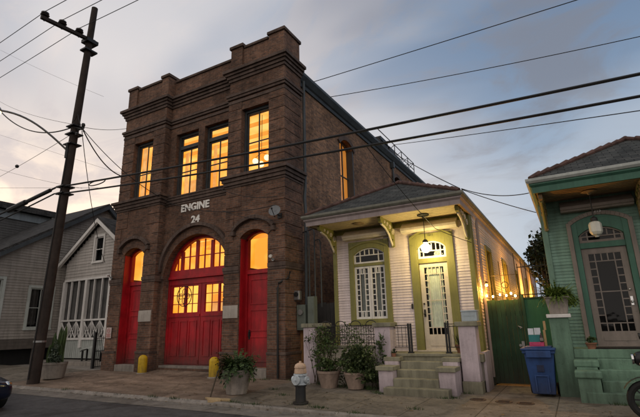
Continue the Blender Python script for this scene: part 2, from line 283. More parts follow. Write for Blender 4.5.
# ------------------------------------------------------------------ mesh builder
class MB:
    def __init__(s): s.v = []; s.f = []
    def add(s, vs, fs):
        o = len(s.v); s.v += [tuple(v) for v in vs]; s.f += [tuple(i + o for i in f) for f in fs]; return s
    def quad(s, a, b, c, d): return s.add((a, b, c, d), ((0, 1, 2, 3),))
    def box(s, x0, x1, y0, y1, z0, z1, P=None):
        vs = [(x, y, z) for z in (z0, z1) for y in (y0, y1) for x in (x0, x1)]
        if P: vs = [P(*v) for v in vs]
        return s.add(vs, ((0, 2, 3, 1), (4, 5, 7, 6), (0, 1, 5, 4), (1, 3, 7, 5), (3, 2, 6, 7), (2, 0, 4, 6)))
    def taper(s, cx, cy, z0, z1, a0, b0, a1, b1):
        vs = [(cx + sx * a0, cy + sy * b0, z0) for sx, sy in ((-1, -1), (1, -1), (1, 1), (-1, 1))] + [(cx + sx * a1, cy + sy * b1, z1) for sx, sy in ((-1, -1), (1, -1), (1, 1), (-1, 1))]
        return s.add(vs, ((3, 2, 1, 0), (4, 5, 6, 7), (0, 1, 5, 4), (1, 2, 6, 5), (2, 3, 7, 6), (3, 0, 4, 7)))
    def prism(s, poly, d0, d1, P):
        """poly = [(u,z)], extruded along d"""
        n = len(poly); vs = [P(u, d0, z) for u, z in poly] + [P(u, d1, z) for u, z in poly]
        fs = [tuple(range(n)), tuple(range(2 * n - 1, n - 1, -1))] + [(i, i + n, (i + 1) % n + n, (i + 1) % n) for i in range(n)]
        return s.add(vs, fs)
    def profile(s, prof, u0, u1, P):
        """prof = [(d,z)] swept along u"""
        n = len(prof); vs = [P(u0, d, z) for d, z in prof] + [P(u1, d, z) for d, z in prof]
        return s.add(vs, [tuple(range(n - 1, -1, -1)), tuple(range(n, 2 * n))] + [(i, (i + 1) % n, (i + 1) % n + n, i + n) for i in range(n)])
    def tube(s, pts, r, n=8, r1=None, cap=True):
        pts = [Vector(p) for p in pts]; rings = []
        for i, p in enumerate(pts):
            a = pts[max(0, i - 1)]; b = pts[min(len(pts) - 1, i + 1)]; d = (b - a).normalized()
            ref = Vector((0, 0, 1)) if abs(d.z) < .9 else Vector((1, 0, 0))
            u = d.cross(ref).normalized(); w = d.cross(u)
            rr = r if r1 is None else r + (r1 - r) * i / (len(pts) - 1)
            rings.append([p + (u * cos(2 * pi * k / n) + w * sin(2 * pi * k / n)) * rr for k in range(n)])
        vs = [v for q in rings for v in q]; fs = []
        for i in range(len(pts) - 1):
            for k in range(n): fs.append((i * n + k, (i + 1) * n + k, (i + 1) * n + (k + 1) % n, i * n + (k + 1) % n))
        if cap: fs += [tuple(range(n)), tuple(range(len(vs) - 1, len(vs) - n - 1, -1))]
        return s.add(vs, fs)
    def lathe(s, prof, c, n=20, sq=None):
        """prof=[(r,z)] around vertical axis at c"""
        vs = []; fs = []
        for r, z in prof:
            for k in range(n): vs.append((c[0] + r * cos(2 * pi * k / n), c[1] + r * sin(2 * pi * k / n), c[2] + z))
        for i in range(len(prof) - 1):
            for k in range(n): fs.append((i * n + k, i * n + (k + 1) % n, (i + 1) * n + (k + 1) % n, (i + 1) * n + k))
        fs += [tuple(range(n - 1, -1, -1)), tuple(range(len(vs) - n, len(vs)))]
        return s.add(vs, fs)
    def disc(s, c, r, axis, t, n=20):
        a = Vector(axis).normalized(); return s.tube([Vector(c) - a * t / 2, Vector(c) + a * t / 2], r, n)
    def ring(s, c, R, r, P, n=32, m=6):
        vs = []; fs = []
        for i in range(n):
            for k in range(m):
                q = R + r * cos(2 * pi * k / m); vs.append(P(c[0] + q * cos(2 * pi * i / n), c[1] + r * sin(2 * pi * k / m), c[2] + q * sin(2 * pi * i / n)))
        for i in range(n):
            for k in range(m): fs.append((i * m + k, ((i + 1) % n) * m + k, ((i + 1) % n) * m + (k + 1) % m, i * m + (k + 1) % m))
        return s.add(vs, fs)
    def sphere(s, c, r, n=14, m=9, sz=1):
        return s.lathe([(max(.001, r * sin(pi * i / m)), -r * sz * cos(pi * i / m)) for i in range(m + 1)], c, n)
def worg(o):
    v = Vector((0, 0, 0))
    while o is not None: v += o.location; o = o.parent
    return v
def build(mb, name, mat, parent=None, smooth=False, bevel=0, label=None, kind=None, local=False):
    me = bpy.data.meshes.new(name)
    off = Vector((0, 0, 0)) if (parent is None or local) else worg(parent)
    me.from_pydata([(v[0] - off.x, v[1] - off.y, v[2] - off.z) for v in mb.v], [], mb.f)
    bm = bmesh.new(); bm.from_mesh(me); bmesh.ops.recalc_face_normals(bm, faces=bm.faces); bm.to_mesh(me); bm.free()
    for m in (mat if isinstance(mat, (list, tuple)) else [mat]): me.materials.append(MAT[m] if isinstance(m, str) else m)
    if smooth:
        me.polygons.foreach_set('use_smooth', [True] * len(me.polygons))
        me.set_sharp_from_angle(angle=radians(40))
    o = bpy.data.objects.new(name, me); C.objects.link(o); o.parent = parent
    if bevel:
        b = o.modifiers.new('bevel', 'BEVEL'); b.width = bevel; b.segments = 2; b.limit_method = 'ANGLE'
    if label: o['label'] = label
    if kind: o['kind'] = kind
    return o
def thing(name, label, cat, loc, group=None):
    o = bpy.data.objects.new(name, None); C.objects.link(o); o.location = loc; o.empty_display_size = .3
    o['label'] = label; o['category'] = cat
    if group: o['group'] = group
    return o
def tag(o, label, cat, group=None):
    o['label'] = label; o['category'] = cat
    if group: o['group'] = group
    return o
def solo(mb, name, mat, label, cat, loc=None, group=None, **k):
    """a thing that is one mesh, its origin at loc"""
    if loc is not None:
        l = Vector(loc); mb.v = [tuple(Vector(v) - l) for v in mb.v]
    o = build(mb, name, mat, None, **k)
    if loc is not None: o.location = loc
    return tag(o, label, cat, group)
def copy_tree(o, loc, label=None, group=None):
    r = o.copy(); C.objects.link(r); r.location = loc
    if label: r['label'] = label
    if group: r['group'] = group
    for ch in list(o.children):
        c = ch.copy(); C.objects.link(c); c.parent = r
        for g in list(ch.children):
            d = g.copy(); C.objects.link(d); d.parent = c
    return r
def FP(Y): return lambda u, d, z: (u, Y + d, z)              # facade facing the street, d goes into the block
def SP(X): return lambda u, d, z: (X - d, u, z)              # side wall facing +x, u runs along y
# ------------------------------------------------------------------ building helpers
def arc(u0, u1, zs, rise, n=14, w=0):
    h = (u1 - u0) / 2; c = (u0 + u1) / 2
    R = (h * h + rise * rise) / (2 * rise); zc = zs + rise - R; a = math.asin(min(1, h / R))
    if rise > h: a = pi - a
    return [(c + (R + w) * sin(-a + 2 * a * i / n), zc + (R + w) * cos(-a + 2 * a * i / n)) for i in range(n + 1)]
def wall(mb, P, u0, u1, z0, z1, t, ops=(), ends=True):
    us = sorted({u0, u1, *[q for o in ops for q in o[:2]]}); zs = sorted({z0, z1, *[q for o in ops for q in (o[2], o[3] + o[4])]})
    for i in range(len(us) - 1):
        for j in range(len(zs) - 1):
            cu, cz = (us[i] + us[i + 1]) / 2, (zs[j] + zs[j + 1]) / 2
            if any(o[0] < cu < o[1] and o[2] < cz < o[3] + o[4] for o in ops): continue
            for d in (0, t): mb.quad(P(us[i], d, zs[j]), P(us[i + 1], d, zs[j]), P(us[i + 1], d, zs[j + 1]), P(us[i], d, zs[j + 1]))
    if ends:
        for u in (u0, u1): mb.quad(P(u, 0, z0), P(u, t, z0), P(u, t, z1), P(u, 0, z1))
        for z in (z0, z1): mb.quad(P(u0, 0, z), P(u1, 0, z), P(u1, t, z), P(u0, t, z))
    for a, b, c, d, r in ops:
        mb.quad(P(a, 0, c), P(a, t, c), P(a, t, d), P(a, 0, d)); mb.quad(P(b, 0, c), P(b, t, c), P(b, t, d), P(b, 0, d))
        if c > z0 + 1e-4: mb.quad(P(a, 0, c), P(b, 0, c), P(b, t, c), P(a, t, c))
        if r <= 0: mb.quad(P(a, 0, d), P(b, 0, d), P(b, t, d), P(a, t, d))
        else:
            p = arc(a, b, d, r)
            for (ua, za), (ub, zb) in zip(p[:-1], p[1:]):
                mb.quad(P(ua, 0, za), P(ub, 0, zb), P(ub, t, zb), P(ua, t, za))
                for dd in (0, t): mb.quad(P(ua, dd, za), P(ub, dd, zb), P(ub, dd, d + r), P(ua, dd, d + r))
    return mb
def archband(mb, P, u0, u1, zs, rise, w, d0, d1, n=14):
    a = arc(u0, u1, zs, rise, n); b = arc(u0, u1, zs, rise, n, w)
    for i in range(n): mb.prism([a[i], a[i + 1], b[i + 1], b[i]], d0, d1, P)
    return mb
def pane_poly(u0, u1, z0, zs, rise=0):
    if rise <= 0: return [(u0, z0), (u1, z0), (u1, zs), (u0, zs)]
    return [(u0, z0), (u1, z0)] + arc(u0, u1, zs, rise)[::-1]
def sash(mb, P, u0, u1, z0, z1, d0, d1, w, cols, rows, mw, rise=0):
    """frame with evenly spaced glazing bars; rise gives a segmental head"""
    mb.box(u0, u0 + w, d0, d1, z0, z1, P); mb.box(u1 - w, u1, d0, d1, z0, z1, P); mb.box(u0 + w, u1 - w, d0, d1, z0, z0 + w, P)
    if rise > 0: archband(mb, P, u0 + w * .5, u1 - w * .5, z1, rise - w * .5, w * .6, d0 + .002, d1 - .002)
    else: mb.box(u0 + w, u1 - w, d0, d1, z1 - w, z1, P)
    e = .008
    def top(u):
        if rise <= 0: return z1 - w
        h = (u1 - u0) / 2; c = (u0 + u1) / 2; R = (h * h + rise * rise) / (2 * rise)
        return z1 + rise - R + math.sqrt(max(0, R * R - (u - c) ** 2)) - w * .6
    cs = cols if isinstance(cols, (list, tuple)) else [u0 + (u1 - u0) * i / cols for i in range(1, cols)]
    rs = rows if isinstance(rows, (list, tuple)) else [z0 + (z1 - z0) * i / rows for i in range(1, rows)]
    for u in cs: mb.box(u - mw / 2, u + mw / 2, d0 + e, d1 - e, z0 + w, top(u), P)
    for z in rs: mb.box(u0 + w, u1 - w, d0 + e * 1.5, d1 - e * 1.5, z - mw / 2, z + mw / 2, P)
    return mb
def siding(mb, P, u0, u1, z0, z1, ops=(), pitch=.112, lip=.02, d=0):
    """clapboards: each one a slanted strip with a shadow lip; ops = openings (u0,u1,z0,z1)"""
    z = z0
    while z < z1 - .01:
        zt = min(z1, z + pitch); segs = [(u0, u1)]
        for a, b, c, e in ops:
            if zt > c + .02 and z < e - .02:
                ns = []
                for p, q in segs:
                    if b <= p or a >= q: ns.append((p, q)); continue
                    if a > p: ns.append((p, a))
                    if b < q: ns.append((b, q))
                segs = ns
        for p, q in segs:
            lip_ = lip; lip = lip * random.uniform(.8, 1.25)
            mb.quad(P(p, d - lip, z), P(q, d - lip, z), P(q, d - .003, zt), P(p, d - .003, zt))
            mb.quad(P(p, d - lip, z), P(q, d - lip, z), P(q, d, z), P(p, d, z)); lip = lip_
        z = zt
    return mb
def clump(c, rad, n, leaf, seed, shape='oval', clusters=9, up_bias=0.2, asp=.45):
    """leaf quads in sub-clumps that together make an uneven crown"""
    R = random.Random(seed); mb = MB(); c = Vector(c)
    ctr = []
    for i in range(clusters):
        while True:
            p = Vector((R.uniform(-1, 1), R.uniform(-1, 1), R.uniform(-1, 1)))
            if p.length < 1: break
        ctr.append((Vector((p.x * rad[0], p.y * rad[1], p.z * rad[2])) * .72, R.uniform(.28, .55)))
    for i in range(n):
        q, k = R.choice(ctr)
        d = Vector((R.gauss(0, 1), R.gauss(0, 1), R.gauss(0, 1))).normalized() * (R.random() ** .45) * k
        p = c + q + Vector((d.x * rad[0], d.y * rad[1], d.z * rad[2]))
        a = Vector((R.gauss(0, 1), R.gauss(0, 1), R.gauss(0, .7) + up_bias)).normalized()
        b = a.cross(Vector((R.gauss(0, 1), R.gauss(0, 1), R.gauss(0, 1)))).normalized()
        l = leaf * R.uniform(.4, 1.65); w = l * asp
        mb.add((p - a * l * .5, p + b * w * .5, p + a * l * .5, p - b * w * .5), ((0, 1, 2, 3),))
    return mb
def text(name, body, size, loc, mat, parent, ext=.012, bold=.0, rot=(pi / 2, 0, 0), align='LEFT', sx=1.):
    cu = bpy.data.curves.new(name, 'FONT'); cu.body = body; cu.size = size; cu.extrude = ext; cu.offset = bold; cu.align_x = align; cu.resolution_u = 4; cu.space_character = 1.04
    o = bpy.data.objects.new(name, cu); C.objects.link(o)
    dg = bpy.context.evaluated_depsgraph_get(); me = bpy.data.meshes.new_from_object(o.evaluated_get(dg)); me.name = name
    bpy.data.objects.remove(o); bpy.data.curves.remove(cu)
    me.materials.clear(); me.materials.append(MAT[mat])
    q = bpy.data.objects.new(name, me); C.objects.link(q); q.parent = parent
    off = worg(parent) if parent else Vector((0, 0, 0)); q.location = Vector(loc) - off; q.rotation_euler = rot; q.scale = (sx, 1, 1)
    return q
SKYK = 12.8
# ------------------------------------------------------------------ FIRE STATION
fs = thing('fire_station', 'two storey brown brick firehouse with red doors and lit orange windows', 'fire station', (-11.95, 11.5, 0))
PB, PC = FP(11.5), FP(11.8)
LB, RB = (-16.2, -13.65), (-10.2, -7.72)
LO, RO = (-15.5, -14.36), (-9.54, -8.39)
WLo, WRo = (-15.5, -14.32), (-9.6, -8.38)
for (x0, x1), dO, wO in ((LB, LO, WLo), (RB, RO, WRo)):
    w = MB(); ops = [(dO[0], dO[1], .38, 4.56, .26), (wO[0], wO[1], 6.87, 9.42, 0)]
    wall(w, PB, x0, x1, -.15, 11.0, .42, ops)
    xa, xb = (x0 + .3, x1) if x1 > -9 else (x0, x1 - .3)
    w.box(x1 - .5 if x1 > -9 else x0, x1 if x1 > -9 else x0 + .12, 11.92, 12.6, -.15, 11.0)
    build(w, 'bay_wall', 'brick', fs)
    # rusticated blocks of the piers
    for (a, b), corner in (((x0, dO[0]), x1 < -9), ((dO[1], x1), x1 > -9)):
        bl = MB()
        for z0, z1, n in ((.95, 3.46, 6), (3.64, 6.5, 7), (6.9, 9.9, 7)):
            if z0 > 6: a2, b2 = (a, min(b, wO[0])) if a == x0 else (max(a, wO[1]), b)
            else: a2, b2 = a, b
            h = (z1 - z0) / n
            for i in range(n):
                za, zb = z0 + i * h + .010, z0 + (i + 1) * h - .010
                if 4.5 < zb and za < 5.35 and z0 < 6:      # keep clear of the door hood
                    if a == x0: b3, a3 = a + .36, a2
                    else: a3, b3 = b - .36, b2
                else: a3, b3 = a2, b2
                if corner:
                    s0 = x0 - .03 if a == x0 else x1 - .1; ok = s0 if a == x0 else s0 + .13
                    xo, xi = (a3 - .022, b3 - .005) if a == x0 else (b3 + .022, a3 + .005)
                    xs = xo + .13 if a == x0 else xo - .13
                    pts_ = [(xo, 11.478), (xi, 11.478), (xi, 11.7), (xs, 11.7), (xs, 12.55), (xo, 12.55)]
                    bl.add([(px, py, za) for px, py in pts_] + [(px, py, zb) for px, py in pts_], [tuple(range(6)), tuple(range(11, 5, -1))] + [(i_, i_ + 6, (i_ + 1) % 6 + 6, (i_ + 1) % 6) for i_ in range(6)])
                else: bl.box(a3 - (.022 if a == x0 else -.005), b3 + (.022 if b == x1 else -.005), 11.478, 11.7, za, zb)
        build(bl, 'rusticated_pier', 'brick', fs, bevel=.012)
cw = MB(); wall(cw, PC, LB[1], RB[0], -.15, 11.0, .4, [(-13.5, -10.22, .3, 3.55, 1.5), (-13.28, -12.05, 6.72, 9.42, 0), (-11.72, -10.5, 6.72, 9.42, 0)], ends=False)
build(cw, 'center_wall', 'brick', fs)
# stone trim: base, belts, sills, cornice
st = MB()
def bayband(mb, z0, z1, p, yb=12.6, e=0):
    for x0, x1 in (LB, RB): mb.box(x0 - p, x1 + p, 11.5 - p, yb + p * .3, z0, z1)
    mb.box(LB[1] + .001, RB[0] - .001, 11.8 - p, 11.99, z0 + .004, z1 - .004)
for (x0, x1), dO in ((LB, LO), (RB, RO)):
    for a, b in ((x0 - .05, dO[0] - .01), (dO[1] + .01, x1 + .05)):
        build(MB().box(a, b, 11.44, 12.62, -.15, .80), 'pier_base', 'brick', fs, bevel=.015)
    for a, b in ((x0 - .07, dO[0] - .006), (dO[1] + .006, x1 + .07)):
        build(MB().box(a, b, 11.42, 12.63, .80, .88), 'base_cap', 'stone', fs, bevel=.01)
        build(MB().box(a + .02, b - .002, 11.435, 12.62, 3.48, 3.62).box(a + .035, b - .004, 11.455, 12.615, 3.40, 3.48), 'stone_belt', 'stone', fs, bevel=.01)
build(MB().box(-13.66, -13.503, 11.74, 11.95, 3.482, 3.618), 'stone_belt', 'stone', fs)
for z0, z1, p in ((6.42, 6.5, .05), (6.5, 6.62, .1), (6.62, 6.74, .15)):
    st.box(LB[1] + .01, RB[0] - .01, 11.8 - p * .6, 11.95, z0 - .06, z1 - .07)
st.box(LB[1] + .01, RB[0] - .01, 11.68, 12.0, 6.66, 6.718)
build(st, 'sill_ledge', 'stone', fs, bevel=.012)
for x0, x1 in (LB, RB):
    st = MB().box(x0 - .22, x1 + .22, 11.28, 12.62, 6.74, 6.85)
    for z0, z1, p in ((6.42, 6.5, .05), (6.5, 6.62, .1), (6.62, 6.74, .15)): st.box(x0 - p, x1 + p, 11.5 - p, 12.6, z0, z1)
    build(st, 'sill_ledge', 'stone', fs, bevel=.012)
co = MB()
for z0, z1, p in ((9.74, 9.86, .04), (9.92, 10.02, .07), (10.02, 10.12, .11), (10.68, 10.8, .05), (10.8, 10.92, .1), (10.92, 11.02, .16), (11.02, 11.14, .23)):
    bayband(co, z0, z1, p)
build(co, 'cornice', 'stone', fs, bevel=.01)
pa = MB(); cp = MB()
for x0, x1 in (LB, RB):
    pa.box(x0 + .05, x1 - .05, 11.57, 11.97, 11.13, 12.05)
    pl = ((x0, x0 + .55), (x1 - .4, x1)) if x1 < -9 else ((x0, x0 + .55), (x1 - .68, x1))
    for a, b in pl:
        yb = 12.55 if (b == x1 and x1 > -9) or (a == x0 and x1 < -9) else 12.02
        pa.box(a, b, 11.5, yb, 11.13, 12.14); cp.box(a - .06, b + .06, 11.44, yb + .06, 12.14, 12.27)
    cp.box(pl[0][1] + .061, pl[1][0] - .061, 11.51, 12.03, 12.05, 12.16)
pa.box(LB[1] + .001, RB[0] - .001, 11.87, 12.17, 11.12, 11.96)
cp.box(LB[1] + .06, RB[0] - .06, 11.81, 12.23, 11.96, 12.07)
build(pa, 'parapet', 'brick', fs); build(cp, 'coping', 'stone', fs, bevel=.02)
# hood moulds
for dO in (LO, RO):
    hd = MB(); ar = MB()
    archband(ar, PB, dO[0], dO[1], 4.56, .26, .26, -.03, .05)
    archband(hd, PB, dO[0] - .24, dO[1] + .24, 4.80, .36, .12, -.15, .02)
    for s in (dO[0] - .34, dO[1] + .2): hd.box(s, s + .14, 11.36, 11.55, 4.66, 4.82)
    build(ar, 'brick_arch', 'brick', fs); build(hd, 'hood_mould', 'stone', fs, bevel=.012)
hd = MB(); ar = MB()
archband(ar, PC, -13.5, -10.22, 3.55, 1.5, .32, -.04, .05, 26)
for a, b in ((-13.5, -10.22),): archband(hd, PC, a - .1, b + .1, 3.75, 1.6, .13, -.17, .02, 26)
build(ar, 'brick_arch', 'brick', fs); build(hd, 'hood_mould', 'stone', fs, bevel=.012)
# white plaques on the two inner piers
for a, b in ((-14.36, -13.66), (-10.19, -9.55)):
    build(MB().box(a + .01, b - .01, 11.452, 11.52, 1.93, 2.34), 'plaque', 'white_stone', fs, bevel=.008)
text('lettering', 'ENGINE', .40, (-12.02, 11.775, 6.02), 'letters', fs, .02, .012, align='CENTER', sx=1.0)
text('lettering', '24', .40, (-11.96, 11.775, 5.50), 'letters', fs, .02, .012, align='CENTER', sx=1.05)
# ---- upper windows
def fs_window(P, u0, u1, z0, z1, d, cols, rows, transom=None):
    f = MB(); f.box(u0, u0 + .09, d - .06, d + .1, z0, z1, P); f.box(u1 - .09, u1, d - .06, d + .1, z0, z1, P); f.box(u0 + .09, u1 - .09, d - .06, d + .1, z1 - .1, z1, P); f.box(u0 + .09, u1 - .09, d - .08, d + .1, z0, z0 + .07, P)
    zt = z1 - .1
    if transom:
        f.box(u0 + .09, u1 - .09, d - .07, d + .1, transom, transom + .14, P)
        sash(f, P, u0 + .09, u1 - .09, transom + .14, z1 - .1, d, d + .05, .05, 1, 1, .03); zt = transom
    sash(f, P, u0 + .09, u1 - .09, z0 + .07, zt, d, d + .05, .055, cols, rows, .045)
    o = build(f, 'window', 'darkframe', fs)
    build(MB().quad(P(u0 + .05, d + .03, z0 + .03), P(u1 - .05, d + .03, z0 + .03), P(u1 - .05, d + .03, z1 - .04), P(u0 + .05, d + .03, z1 - .04)), 'pane', 'glass_lit', o)
    return o
fs_window(PB, WLo[0], WLo[1], 6.86, 9.42, .24, 2, [8.02], None)
fs_window(PB, WRo[0], WRo[1], 6.86, 9.42, .24, 2, [8.12], None)
fs_window(PC, -13.28, -12.05, 6.72, 9.42, .24, 2, [7.8], 8.78)
fs_window(PC, -11.72, -10.5, 6.72, 9.42, .24, 2, [7.8], 8.78)
def drape(P, u0, u1, z0, z1, d, n=6):
    mb = MB()
    for i in range(n):
        a, b = u0 + (u1 - u0) * i / n, u0 + (u1 - u0) * (i + 1) / n
        mb.quad(P(a, d + .03 * (i % 2), z0), P(b, d + .03 * ((i + 1) % 2), z0), P(b, d + .03 * ((i + 1) % 2), z1), P(a, d + .03 * (i % 2), z1))
    build(mb, 'curtain', 'curtain', fs)
drape(PB, -15.4, -15.15, 6.95, 9.3, .40); drape(PB, -14.72, -14.42, 6.95, 9.3, .40)
drape(PC, -13.18, -12.98, 6.8, 8.75, .46); drape(PC, -12.36, -12.15, 6.8, 8.75, .46); drape(PC, -11.62, -11.45, 6.8, 8.75, .46)
# ---- side doors
for a, b in (LO, RO):
    fr = MB()
    fr.box(a, a + .02, 11.53, 11.84, .38, 4.55); fr.box(b - .02, b, 11.53, 11.84, .38, 4.55)
    fr.box(a + .02, a + .1, 11.8, 11.95, .38, 4.56); fr.box(b - .1, b - .02, 11.8, 11.95, .38, 4.56)
    fr.box(a + .1, b - .1, 11.78, 11.95, 3.36, 3.5)
    archband(fr, PB, a + .06, b - .06, 4.50, .24, .11, .3, .44)
    d = build(fr, 'side_door', 'red', fs)
    lf = MB().box(a + .1, b - .1, 11.85, 11.92, .4, 3.36)
    for z0, z1 in ((.55, 1.35), (1.5, 2.2), (2.35, 3.2)):
        for u0, u1, q0, q1 in ((a + .2, a + .25, z0, z1), (b - .25, b - .2, z0, z1), (a + .25, b - .25, z0, z0 + .05), (a + .25, b - .25, z1 - .05, z1)):
            lf.box(u0, u1, 11.828, 11.86, q0, q1)
    build(lf, 'door_leaf', 'red', d, bevel=.006)
    build(MB().prism(pane_poly(a + .08, b - .08, 3.48, 4.52, .25), .40, .402, PB), 'transom_pane', 'glass_lit', d)
    hx = a + .2 if a > -12 else b - .2
    hb = MB().box(hx - .03, hx + .03, 11.81, 11.85, 1.25, 1.55); hb.tube([(hx, 11.82, 1.3), (hx, 11.77, 1.33), (hx, 11.77, 1.47), (hx, 11.82, 1.5)], .012)
    build(hb, 'handle', 'iron' if a > -12 else 'galv', d)
    build(MB().box(a - .0, b + .0, 11.47, 11.86, .1, .395), 'door_step', 'concrete', fs, bevel=.015)
# ---- carriage door with arched transom
P = PC; g = MB(); a, b = -13.5, -10.22; D0, D1 = .3, .42
g.box(a, a + .1, D0 - .04, D1, .36, 3.55, P); g.box(b - .1, b, D0 - .04, D1, .36, 3.55, P)
archband(g, P, a + .1, b - .1, 3.55, 1.4, .12, D0 - .04, D1, 26)
g.box(a + .1, b - .1, D0 - .08, D1, 3.52, 3.80, P); g.box(a + .06, b - .06, D0 - .13, D0, 3.46, 3.56, P); g.box(a + .1, b - .1, D0 - .03, D1, 3.25, 3.46, P)
gar = build(g, 'carriage_door', 'red', fs, bevel=.008)
tr = MB(); p = arc(a + .14, b - .14, 3.55, 1.37, 40)
def atop(u, p=p):
    for (ua, za), (ub, zb) in zip(p[:-1], p[1:]):
        if min(ua, ub) <= u <= max(ua, ub): return za + (zb - za) * (u - ua) / (ub - ua + 1e-9)
    return 3.8
ms = [-12.88, -12.12, -11.36, -10.66]
for u in ms: tr.box(u - .065, u + .065, D0, D0 + .08, 3.8, atop(u), P)
ed = [a + .16] + ms + [b - .16]
for u0, u1 in zip(ed[:-1], ed[1:]):
    u = (u0 + u1) / 2; tr.box(u - .018, u + .018, D0 + .015, D0 + .06, 3.8, atop(u), P)
tr.box(a + .45, b - .45, D0 + .02, D0 + .055, 4.28, 4.315, P)
t_ = build(tr, 'transom_bar', 'red', gar)
build(MB().prism([(u, z) for u, z in ((a + .12, 3.78), (b - .12, 3.78))] + arc(a + .12, b - .12, 3.78, 1.17, 26)[::-1], D0 + .04, D0 + .042, P), 'transom_pane', 'glass_lit', gar)
mid = -11.80
for li, (l0, l1) in enumerate(((a + .1, mid - .012), (mid + .012, b - .1))):
    lf = MB(); wz0, wz1 = 2.2, 3.2
    cx = (l0 + l1) / 2
    ww = ((l0 + .10, cx - .045), (cx + .045, l1 - .16)) if li == 0 else ((l0 + .16, cx + .06), (cx + .13, l1 - .1))
    wl, wr = ww[0][0], ww[1][1]
    lf.box(l0, l1, D0, D0 + .08, .38, wz0, P); lf.box(l0, wl, D0, D0 + .08, wz0, 3.25, P); lf.box(wr, l1, D0, D0 + .08, wz0, 3.25, P); lf.box(wl, wr, D0, D0 + .08, wz1, 3.25, P); lf.box(ww[0][1], ww[1][0], D0, D0 + .08, wz0, wz1, P)
    lf.box(l0 + .02, l1 - .02, D0 - .03, D0, wz0 - .14, wz0 - .05, P)
    n = 3
    for k in range(n):
        q0 = l0 + .12 + k * (l1 - l0 - .2) / n; q1 = q0 + (l1 - l0 - .2) / n - .07
        for u0, u1, z0, z1 in ((q0, q0 + .04, .68, 1.93), (q1 - .04, q1, .68, 1.93), (q0 + .04, q1 - .04, .68, .72), (q0 + .04, q1 - .04, 1.89, 1.93)): lf.box(u0, u1, D0 - .022, D0, z0, z1, P)
    lf.box(l0 + .03, l1 - .03, D0 - .018, D0, .42, .56, P)
    lo = build(lf, 'door_leaf', 'red', gar)
    gb = MB()
    for u0, u1 in ww: sash(gb, P, u0, u1, wz0, wz1, D0 + .02, D0 + .06, .02, 2, 3, .028)
    build(gb, 'glazing_bar', 'red', lo)
    build(MB().quad(P(wl, D0 + .05, wz0), P(wr, D0 + .05, wz0), P(wr, D0 + .05, wz1), P(wl, D0 + .05, wz1)), 'pane', 'glass_lit', lo)
    if li == 0:
        em = MB(); c = (-12.66, D0 - .004, 2.82); em.ring(c, .37, .016, P, 36)
        for k in range(4):
            t0 = k * pi / 2 + pi / 4
            em.ring((c[0] + .17 * cos(t0 + pi / 4), c[1], c[2] + .17 * sin(t0 + pi / 4)), .10, .013, P, 20)
            em.tube([P(c[0] + .06 * cos(t0 - pi / 4), c[1], c[2] + .06 * sin(t0 - pi / 4)), P(c[0] + .36 * cos(t0 - pi / 4), c[1], c[2] + .36 * sin(t0 - pi / 4))], .012)
        build(em, 'ring_emblem', 'iron', lo, smooth=True)
build(MB().box(-13.64, -10.21, 11.83, 12.3, .1, .375), 'door_sill', 'concrete', fs)
# ---- lit rooms behind the glass; surfaces glow in place of lamps
def room(x0, x1, y0, y1, z0, z1, m, mc):
    r = MB(); r.quad((x0, y1, z0), (x1, y1, z0), (x1, y1, z1), (x0, y1, z1)); r.quad((x0, 11.93, z0), (x0, y1, z0), (x0, y1, z1), (x0, 11.93, z1)); r.quad((x0, 11.93, z1 - .01), (-14.0, 11.93, z1 - .01), (-14.0, y0, z1 - .01), (x0, y0, z1 - .01)); r.quad((x1, y0, z0), (x1, y1, z0), (x1, y1, z1), (x1, y0, z1))
    build(r, 'room_wall', m, fs)
    build(MB().quad((x0, y0, z1), (x1, y0, z1), (x1, y1, z1), (x0, y1, z1)), 'room_ceiling', mc, fs)
    build(MB().quad((x0, y0, z0), (x1, y0, z0), (x1, y1, z0), (x0, y1, z0)), 'room_floor', 'tan', fs)
room(-15.95, -7.95, 12.28, 15.4, 6.45, 9.75, 'orange', 'orange_hi')
room(-15.95, -7.95, 12.24, 16.0, .34, 5.6, 'orange_g', 'orange_hi')
for k in range(3):
    y = 13.1 + k * .9
    build(MB().box(-15.9, -8.0, y, y + .09, 9.6, 9.74), 'ceiling_beam', 'beam', fs)
for x0, x1, z0, z1 in ((-15.2, -14.3, 7.2, 9.2), (-13.4, -12.8, 7.4, 8.6), (-11.2, -10.4, 6.5, 8.9)): build(MB().box(x0, x1, 15.3, 15.39, z0, z1), 'wall_panel', 'beam', fs)
for k in range(3):
    y = 13.1 + k * 1.0; build(MB().box(-15.9, -8.0, y, y + .1, 5.4, 5.59), 'ceiling_beam', 'beam', fs)
for x in (-14.6, -12.9, -11.2): build(MB().tube([(x, 13.6, 5.59), (x, 13.6, 4.9)], .015).lathe([(.02, .12), (.16, .0), (.15, -.02), (.01, .05)], (x, 13.6, 4.85), 14), 'hanging_lamp', 'beam', fs)
for x, z in ((-14.8, 2.6), (-13.2, 3.0)): build(MB().box(x, x + .8, 15.9, 15.99, z, z + .6), 'wall_panel', 'beam', fs)
gl = MB()
for x, y, z in ((-9.92, 12.75, 7.86), (-9.40, 12.8, 7.92), (-9.60, 12.7, 7.66)): gl.sphere((x, y, z), .115)
ch = build(MB().tube([(-9.62, 12.75, 8.2), (-9.62, 12.75, 9.75)], .012).tube([(-9.92, 12.75, 8.0), (-9.62, 12.75, 8.15), (-9.4, 12.8, 8.06)], .012), 'chandelier', 'olive', fs)
build(gl, 'globe', 'globe_in', ch, smooth=True)
cu = MB()
for k in range(11):
    x = -13.2 + .055 * k; cu.quad((x, 12.32 + .02 * (k % 2), 6.75), (x + .05, 12.32 + .02 * ((k + 1) % 2), 6.75), (x + .05, 12.32 + .02 * ((k + 1) % 2), 7.5), (x, 12.32 + .02 * (k % 2), 7.5))
build(cu, 'curtain', 'curtain', fs)
